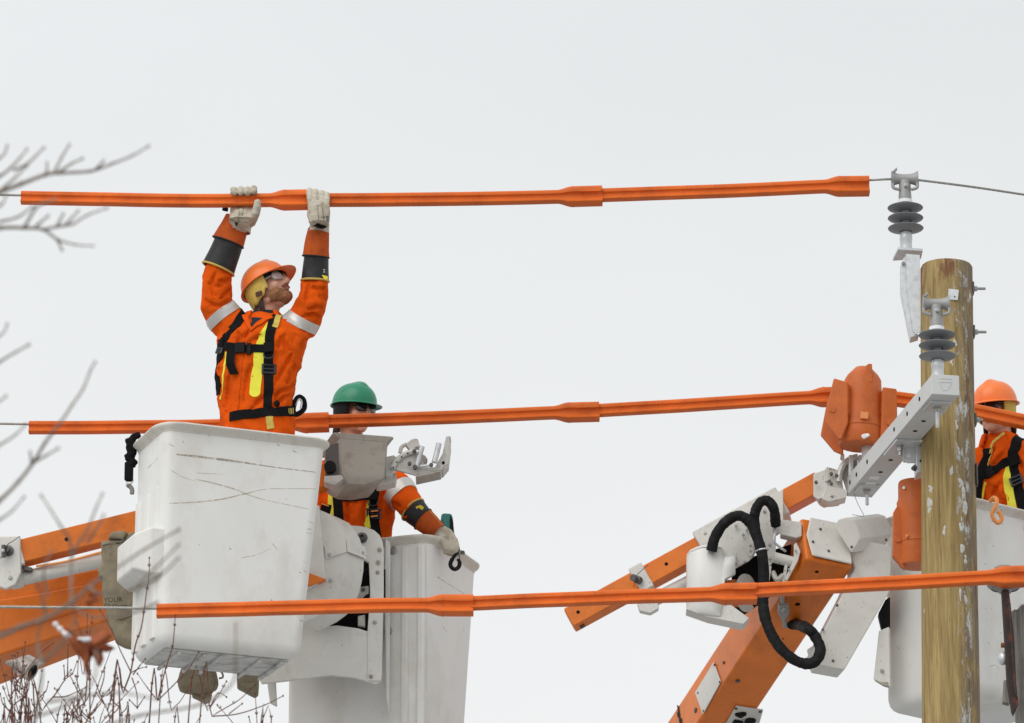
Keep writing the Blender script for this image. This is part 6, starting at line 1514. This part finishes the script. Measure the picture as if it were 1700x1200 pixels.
# teal cordless tool and black hook at that rim
tl = thing('power_tool', P(745, 925, Y2w + .05), 'teal and dark grey cordless tool upright behind the gloved hand', 'tool')
poly, ex = slab([(733, 853), (737, 851.5), (748, 852), (751, 855), (752.5, 866), (756, 905), (762, 912), (764, 922), (735, 905), (729, 880)], Y2w + .0, .07); MB().prism(poly, ex).build('body', 'tool_teal', tl, bevel=.008, seg=3)
poly, ex = slab([(748.5, 858), (752, 862), (755, 897), (750, 893), (748, 880)], Y2w - .004, .01); MB().prism(poly, ex).build('side_grip', 'rubber_black', tl, bevel=.002)
poly, ex = slab([(730, 870), (735, 862), (738, 880), (742, 893), (734, 890)], Y2w - .004, .06); MB().prism(poly, ex).build('handle_grip', 'steel_dark', tl, bevel=.004)
poly, ex = slab([(761, 912), (771, 914), (772, 918), (765, 918)], Y2w + .0, .03); MB().prism(poly, ex).build('foot', 'steel_dark', tl, bevel=.003)
m = MB(); m.tube([P(748, 856, Y2w - .005), P(747, 868, Y2w - .005), P(749, 886, Y2w - .005)], .002, 5); m.build('seam', 'rubber_black', tl)
m = MB(); yk = Y2w - .22
m.tube(catmull([P(757, 904, yk + .1), P(761, 911, yk + .04), P(758.5, 918, yk + .01), P(753, 925, yk), P(748, 934, yk), P(749, 941, yk), P(755, 945, yk), P(761.5, 941, yk), P(763, 934, yk), P(760.5, 928, yk)], 6), [.0085] * 20 + [.0105] * 30 + [.009] * 5, 10)
tag(m.build('rim_hook', 'rubber_black'), 'black steel hook hanging from the rim below the gloved hand', 'hook')

# ------------------------------------------------------------------ worker behind the pole at the right
Y3 = 27.42
w3 = thing('person', b3.at(0.45, 0.5, 0.06), 'worker in orange helmet with yellow liner, half hidden behind the wooden pole', 'person', 'line workers')
hc3 = P(1652, 682, Y3 - .05)
M3 = frame((-0.55, -0.80, -0.14), (-.05, -.08, 1.0))
torso3 = [(1690, 900, .18, .125), (1688, 860, .18, .12), (1684, 825, .19, .125), (1680, 790, .205, .132), (1676, 765, .205, .13), (1672, 748, .17, .11), (1665, 734, .10, .09), (1661, 724, .075, .075)]
arms3 = [[(1630, 768, Y3, .08), (1612, 800, Y3 - .02, .078), (1606, 850, Y3 - .03, .07), (1622, 900, Y3 - .08, .06)],
         [(1722, 762, Y3, .085), (1742, 790, Y3, .080), (1752, 840, Y3, .072), (1735, 890, Y3 - .08, .06)]]
hp3 = [P(1668, 905, Y3), P(1708, 905, Y3)]
ft3 = [V((hp3[0].x - .02, Y3 + .02, b3.o.z + .05)), V((hp3[1].x + .02, Y3 + .02, b3.o.z + .05))]
bv3, _, _ = figure(w3, torso3, rad(-30), Y3, arms3, hc3, M3, hp3, ft3, 3.0, 0.9, None, [[(1665, 750), (1655, 765), (1645, 776)], [(1660, 800), (1650, 818), (1646, 840)], [(1690, 760), (1697, 780), (1698, 800)], [(1650, 745), (1642, 760), (1636, 772)], [(1664, 815), (1668, 830), (1664, 845)]])
helmet(w3, hc3, M3, 'helmet_orange', True, 'liner_yellow', False); glasses(w3, hc3, M3, True); face_parts(w3, hc3, M3, False)
m = MB(); cn = P(1660, 728, Y3); rr = []
for r, z in ((.115, -.06), (.105, -.02), (.093, .012), (.088, .008), (.09, -.03)):
    rr.append([cn + V((math.cos(a) * r, math.sin(a) * r, z + .010 * noise.noise(V((a * 2, z * 20, 5))))) for a in [rad(-75 + 290 * k / 26) for k in range(27)]])
m.loft(rr, False, False, closed=False); m.build('jacket_collar', 'fleece_orange', w3, angle=70, solid=.004)
bk3 = lambda x, y: P(x, y, Y3 + .3)
straps(w3, bv3, [
    ('hivis_strip', [(1677, 752), (1676, 775), (1674, 800), (1677, 825), (1681, 846)], .050, 'hivis_yellow', .002, lambda t: .35 + .65 * smooth(t * 2.5)),
    ('hivis_strip', [(1636, 800), (1632, 815), (1628, 832)], .014, 'hivis_yellow', .002, None),
    ('collar_tape', [P(1668, 713, Y3 - .12), (1652, 732), (1645, 750), (1639, 775)], .016, 'tape_yellow', .004, None),
    ('harness_strap', [bk3(1690, 800), bk3(1692, 750), P(1690, 735, Y3), (1687, 738), (1682, 752), (1684, 775), (1688, 795), (1694, 825), (1702, 850)], .055, 'webbing_black', .005, None),
    ('harness_strap', [(1640, 745), (1634, 765), (1628, 785), (1624, 810), (1622, 835)], .045, 'webbing_black', .005, None),
    ('chest_strap', [(1625, 792), (1640, 786), (1655, 777), (1668, 769), (1684, 762)], .046, 'webbing_black', .006, None)])
buckle(w3, bv3, 1688, 798, .058, .040, -.25); buckle(w3, bv3, 1644, 783, .05, .055, -.5, False, 'rubber_black', .011); buckle(w3, bv3, 1684, 765, .055, .06, -.3, False, 'webbing_black', .009)
# ================================================================== BARE TREE IN THE FOREGROUND (out of focus)
tw = P(-330, 1200, 12.6)
tree = thing('bare_tree', V((tw.x, 12.6, -0.1)), 'blurred bare grey tree twigs along the left edge, nearest to the viewer', 'tree')
trunk_top = P(-260, 150, 12.6)
m = MB(); tp = catmull([V((tw.x, 12.6, -0.1)), P(-330, 1200, 12.6), P(-300, 700, 12.65), trunk_top, P(-250, -500, 12.7)], 8)
m.tube(tp, [lerp(.11, .02, i / (len(tp) - 1)) for i in range(len(tp))], 12); m.build('trunk', 'bark_grey', tree, angle=70)
rnd = random.Random(12)
def branch(pts, r0, r1, YY=12.5, nm='branch', root=None):
    r1 *= .8
    w = [P(x, y, YY + 0.25 * noise.noise(V((x * .01, y * .01, 3)))) for x, y in pts]; c = catmull(w, 5)
    if root is not None: c = catmull([root, root.lerp(w[0], .5) + V((0, 0, -.03))] + w, 5)
    m = MB(); n = len(c); rs = []
    for i in range(n):
        r = lerp(r0, r1, i / (n - 1)) * .66; rs.append(r * (1.1 if i % 5 == 0 else 1.0))
    rs[-1] = r1 * 0.8
    m.tube(c, rs, 7)
    for i in range(5, n, 5): m.ellipsoid(c[i], rs[i] * 1.12, rs[i] * 1.12, rs[i] * 1.3, None, 7, 5)
    m.ellipsoid(c[-1], r1 * 1.05, r1 * 1.05, r1 * 1.6, None, 8, 6)
    m.build(nm, 'bark_grey', tree, angle=70)
tk = lambda k: tp[k]
big = [([(-60, 335), (0, 318), (35, 305), (75, 290), (100, 287), (150, 284), (185, 272), (220, 258), (247, 242)], .011, .0035, 20),
       ([(-60, 330), (0, 292), (18, 278), (33, 262), (45, 247)], .008, .0035, 20), ([(-70, 300), (0, 262), (12, 242)], .007, .0035, 21),
       ([(-70, 385), (0, 378), (40, 378), (72, 381), (95, 397), (125, 406), (155, 408)], .010, .003, 19),
       ([(-80, 900), (0, 830), (30, 800), (55, 768), (75, 735), (100, 702), (120, 672), (138, 645), (150, 615), (158, 601)], .009, .0035, 14),
       ([(-60, 640), (0, 600), (25, 585), (48, 572)], .0065, .004, 16), ([(-60, 770), (0, 738), (25, 722), (42, 705)], .0065, .0035, 15), ([(-60, 900), (0, 862), (20, 848), (40, 825)], .0065, .0035, 13),
       ([(-70, 600), (0, 557), (12, 538)], .005, .0035, 16), ([(-60, 700), (0, 665), (10, 657)], .005, .0035, 15),
       ([(-120, 1085), (0, 1055), (35, 1040), (76, 1026), (119, 1000), (150, 972), (190, 945), (240, 912), (297, 879)], .011, .0042, 11)]
for pts, a, b, k in big: branch(pts, a, b, root=tk(k))
small = [[(90, 287), (102, 262), (115, 240)], [(98, 285), (118, 272), (137, 263)], [(78, 288), (78, 270)], [(160, 280), (172, 267)], [(22, 283), (45, 272), (60, 258), (73, 245)], [(5, 312), (25, 295), (45, 275)],
         [(95, 397), (103, 415)], [(72, 381), (95, 376), (120, 372), (145, 357), (178, 345)], [(95, 375), (105, 355)], [(108, 374), (130, 350)], [(40, 378), (60, 345), (80, 335), (92, 330)], [(0, 368), (30, 360), (55, 342)], [(60, 375), (80, 358)], [(-20, 350), (2, 340), (10, 325)],
         [(55, 768), (75, 757), (97, 744)], [(53, 770), (50, 750)], [(150, 975), (165, 985), (215, 980), (255, 945), (297, 904)], [(215, 980), (260, 960), (297, 926)],
         [(119, 1000), (118, 960), (118, 925), (115, 895), (100, 872), (85, 848), (68, 822)], [(118, 925), (128, 905), (145, 880), (160, 842), (170, 820)], [(76, 1026), (70, 990), (60, 968)], [(80, 990), (72, 950), (85, 915)], [(145, 900), (165, 870), (172, 855)],
         [(50, 1230), (58, 1195), (70, 1120), (63, 1073), (66, 1040), (76, 1026)], [(80, 1165), (130, 1157), (195, 1150), (260, 1160)], [(150, 1215), (230, 1188), (330, 1170), (385, 1135), (391, 1090), (391, 1036)], [(60, 1190), (110, 1170), (155, 1130), (160, 1080)], [(262, 1000), (240, 1010), (205, 1020), (150, 1024), (119, 1000)], [(70, 1100), (110, 1060), (125, 1030)], [(70, 1090), (40, 1110), (10, 1100)]]
for pts in small: branch(pts, .0055, .0036, nm='twig')
# one dead maple leaf with a dab of snow on it, caught on the tree
lf = thing('dead_leaf', P(150, 1120, 15.5), 'blurred rusty brown dead leaf with a dab of snow, lower left', 'leaf')
lp_ = [(108, 1040), (128, 1062), (150, 1058), (172, 1046), (186, 1055), (176, 1068), (192, 1076), (180, 1082), (170, 1082), (172, 1095), (166, 1108), (160, 1100), (154, 1088), (148, 1100), (146, 1130), (142, 1118), (138, 1098), (126, 1084), (118, 1072), (112, 1058)]
m = MB(); cc_ = P(148, 1074, 15.5); pl = [P(x, y, 15.5 + .025 * math.sin(x * .09) + .02 * math.cos(y * .11)) for x, y in lp_]
m.add(pl + [cc_ + V((0, -.012, 0))], [[i, (i + 1) % len(pl), len(pl)] for i in range(len(pl))]); m.build('blade', 'leaf_brown', lf, solid=.0012)
m = MB(); m.tube(catmull([cc_, P(130, 1040, 15.5), P(119, 1000, 12.6)], 6), .0016, 6); m.build('stalk', 'twig_red', lf)
m = MB()
for x, y in ((92, 1036), (100, 1044), (108, 1052), (115, 1058), (133, 1062), (140, 1062), (147, 1061)): m.ellipsoid(P(x, y, 15.48), .009, .010, .008)
m2 = MB(); pl2 = [P(x, y, 15.6 + .02 * math.sin(x * .2)) for x, y in ((138, 998), (146, 990), (152, 984), (166, 983), (160, 992), (166, 998), (154, 1000), (148, 1006))]
m2.add(pl2, [list(range(8))]); m2.build('torn_lobe', 'leaf_brown', lf, solid=.0012)
finish('snow_dab', remesh(m, .004, 2), 'snow', lf, angle=80)

# ================================================================== RED-BROWN SHRUB AT THE LOWER LEFT
SB = 22.3
sb0 = P(190, 1400, SB)
shrub = thing('shrub', V((sb0.x, SB, -0.1)), 'leafless reddish-brown shrub with fine budded stems at the lower left', 'shrub')
rnd = random.Random(31)
def stem(pts, r0=.0065, r1=.0022, YY=None, twigs=(), down=True, nm='stem'):
    Yq = YY or SB + rnd.uniform(-.25, .25)
    w = [P(x, y, Yq) for x, y in pts]
    if down:
        b = V((lerp(w[0].x, sb0.x, .75), SB + rnd.uniform(-.3, .3), -0.1)); w = [b, b.lerp(w[0], .5) + V((rnd.uniform(-.1, .1), 0, 0))] + w
    c = catmull(w, 5); n = len(c); m = MB()
    rs = [(lerp(.008, r0 * .5, i / 10) if (down and i < 10) else lerp(r0 * .5, r1 * .66, (i - 10) / max(1, n - 11) if down else i / (n - 1))) for i in range(n)]
    m.tube(c, rs, 6)
    last = c[10 if down else 0]
    for i in range(11 if down else 4, n - 1):
        if (c[i] - last).length < 0.085: continue
        last = c[i]
        q, t = c[i], (c[min(i + 1, n - 1)] - c[i - 1]).normalized(); s_ = t.orthogonal().normalized()
        m.ellipsoid(q, rs[i] * 1.35, rs[i] * 1.35, rs[i] * 1.5, None, 6, 4)
        for k in (-1, 1):
            e = V((k * .8, 0, .35)); m.tube([q, q + (t * .6 + e).normalized() * .007, q + (t + e * .6).normalized() * .012], [.0022, .0024, .0009], 5)
    m.ellipsoid(c[-1], .0036, .0036, .0055, None, 7, 5)
    for pts2 in twigs:
        w2 = catmull([P(x, y, Yq + rnd.uniform(-.06, .06)) for x, y in pts2], 4); r2 = [lerp(.0027, .0015, i / (len(w2) - 1)) for i in range(len(w2))]
        m.tube(w2, r2, 6); m.ellipsoid(w2[-1], .0035, .0035, .0052, None, 7, 5)
        for i in range(4, len(w2) - 1, 4): m.ellipsoid(w2[i], .003, .003, .0035, None, 6, 4)
    m.build(nm, 'twig_red', shrub, angle=70)
stem([(185, 1230), (205, 1150), (217, 1115), (225, 1070), (235, 1040), (243, 985), (247, 960), (248, 926)], .0085, .0026, None,
     [[(217, 1115), (200, 1080), (185, 1045), (166, 1012)], [(217, 1117), (230, 1110), (243, 1107)], [(221, 1120), (232, 1105), (241, 1094)], [(212, 1148), (204, 1140), (200, 1133)], [(219, 1125), (227, 1150), (228, 1175)], [(228, 1175), (240, 1157)], [(228, 1175), (215, 1162)]])
stem([(245, 1240), (262, 1162), (275, 1110), (286, 1075), (289, 1050), (291, 1022)], .007, .0024, None, [[(262, 1163), (300, 1125), (316, 1106), (330, 1082)], [(262, 1163), (245, 1142), (228, 1118)], [(268, 1150), (270, 1138)]])
stem([(262, 1225), (285, 1180), (300, 1163), (317, 1134)], .005, .0022)
stem([(310, 1230), (345, 1180), (362, 1155), (376, 1131)], .006, .0022, None, [[(350, 1172), (362, 1150), (376, 1157)]])
stem([(330, 1215), (352, 1189), (395, 1163), (415, 1145), (424, 1136)], .0055, .002, None, [[(352, 1189), (395, 1185), (440, 1170), (470, 1155)], [(380, 1185), (402, 1168)]])
stem([(40, 1240), (70, 1180), (92, 1152), (108, 1128), (120, 1118), (128, 1098)], .007, .0022, None, [[(105, 1128), (118, 1112)], [(88, 1157), (112, 1155), (142, 1141)], [(108, 1130), (106, 1105)], [(112, 1124), (113, 1070)]])
stem([(150, 1235), (140, 1170), (128, 1145), (118, 1125), (112, 1118)], .006, .0022, None, [[(140, 1170), (130, 1138), (125, 1122)]])
stem([(200, 1240), (178, 1180), (165, 1150), (160, 1135), (150, 1118)], .006, .0022, None, [[(165, 1150), (172, 1128), (174, 1108)], [(178, 1180), (188, 1150), (190, 1142)], [(172, 1168), (160, 1150)]])
stem([(60, 1240), (30, 1185), (15, 1165), (5, 1140)], .006, .0022, None, [[(15, 1165), (30, 1130), (44, 1104)], [(20, 1172), (45, 1150), (50, 1120)]])
stem([(20, 1240), (32, 1150), (38, 1100), (42, 1066)], .006, .002, None, [[(34, 1130), (60, 1092), (88, 1067)], [(30, 1160), (20, 1130), (10, 1120)]])
for k in range(20):
    x = rnd.uniform(-25, 190) if k < 15 else rnd.uniform(190, 470); top_ = rnd.uniform(1075, 1160) if k < 15 else rnd.uniform(1150, 1190)
    dx = rnd.uniform(-70, 95); y0 = 1290
    dx *= 1.6
    pts = [(x, y0), (x + dx * .35, lerp(y0, top_, .4) ), (x + dx * .7, lerp(y0, top_, .75)), (x + dx, top_)]
    tws = []
    for j in range(rnd.randint(1, 4)):
        f = rnd.uniform(.3, .85); bx, by = x + dx * f, lerp(y0, top_, f); s_ = rnd.choice((-1, 1)); l = rnd.uniform(14, 34)
        tws.append([(bx, by), (bx + s_ * l * .45, by - l * .45), (bx + s_ * l * .6, by - l)])
    stem(pts, .005, .002, None, tws)
# a few stems showing against the boom
stem([(128, 1235), (139, 1120), (144, 1060), (145, 1020)], .0035, .0018); stem([(150, 1235), (146, 1080), (152, 1040), (153, 1024)], .0035, .0018)
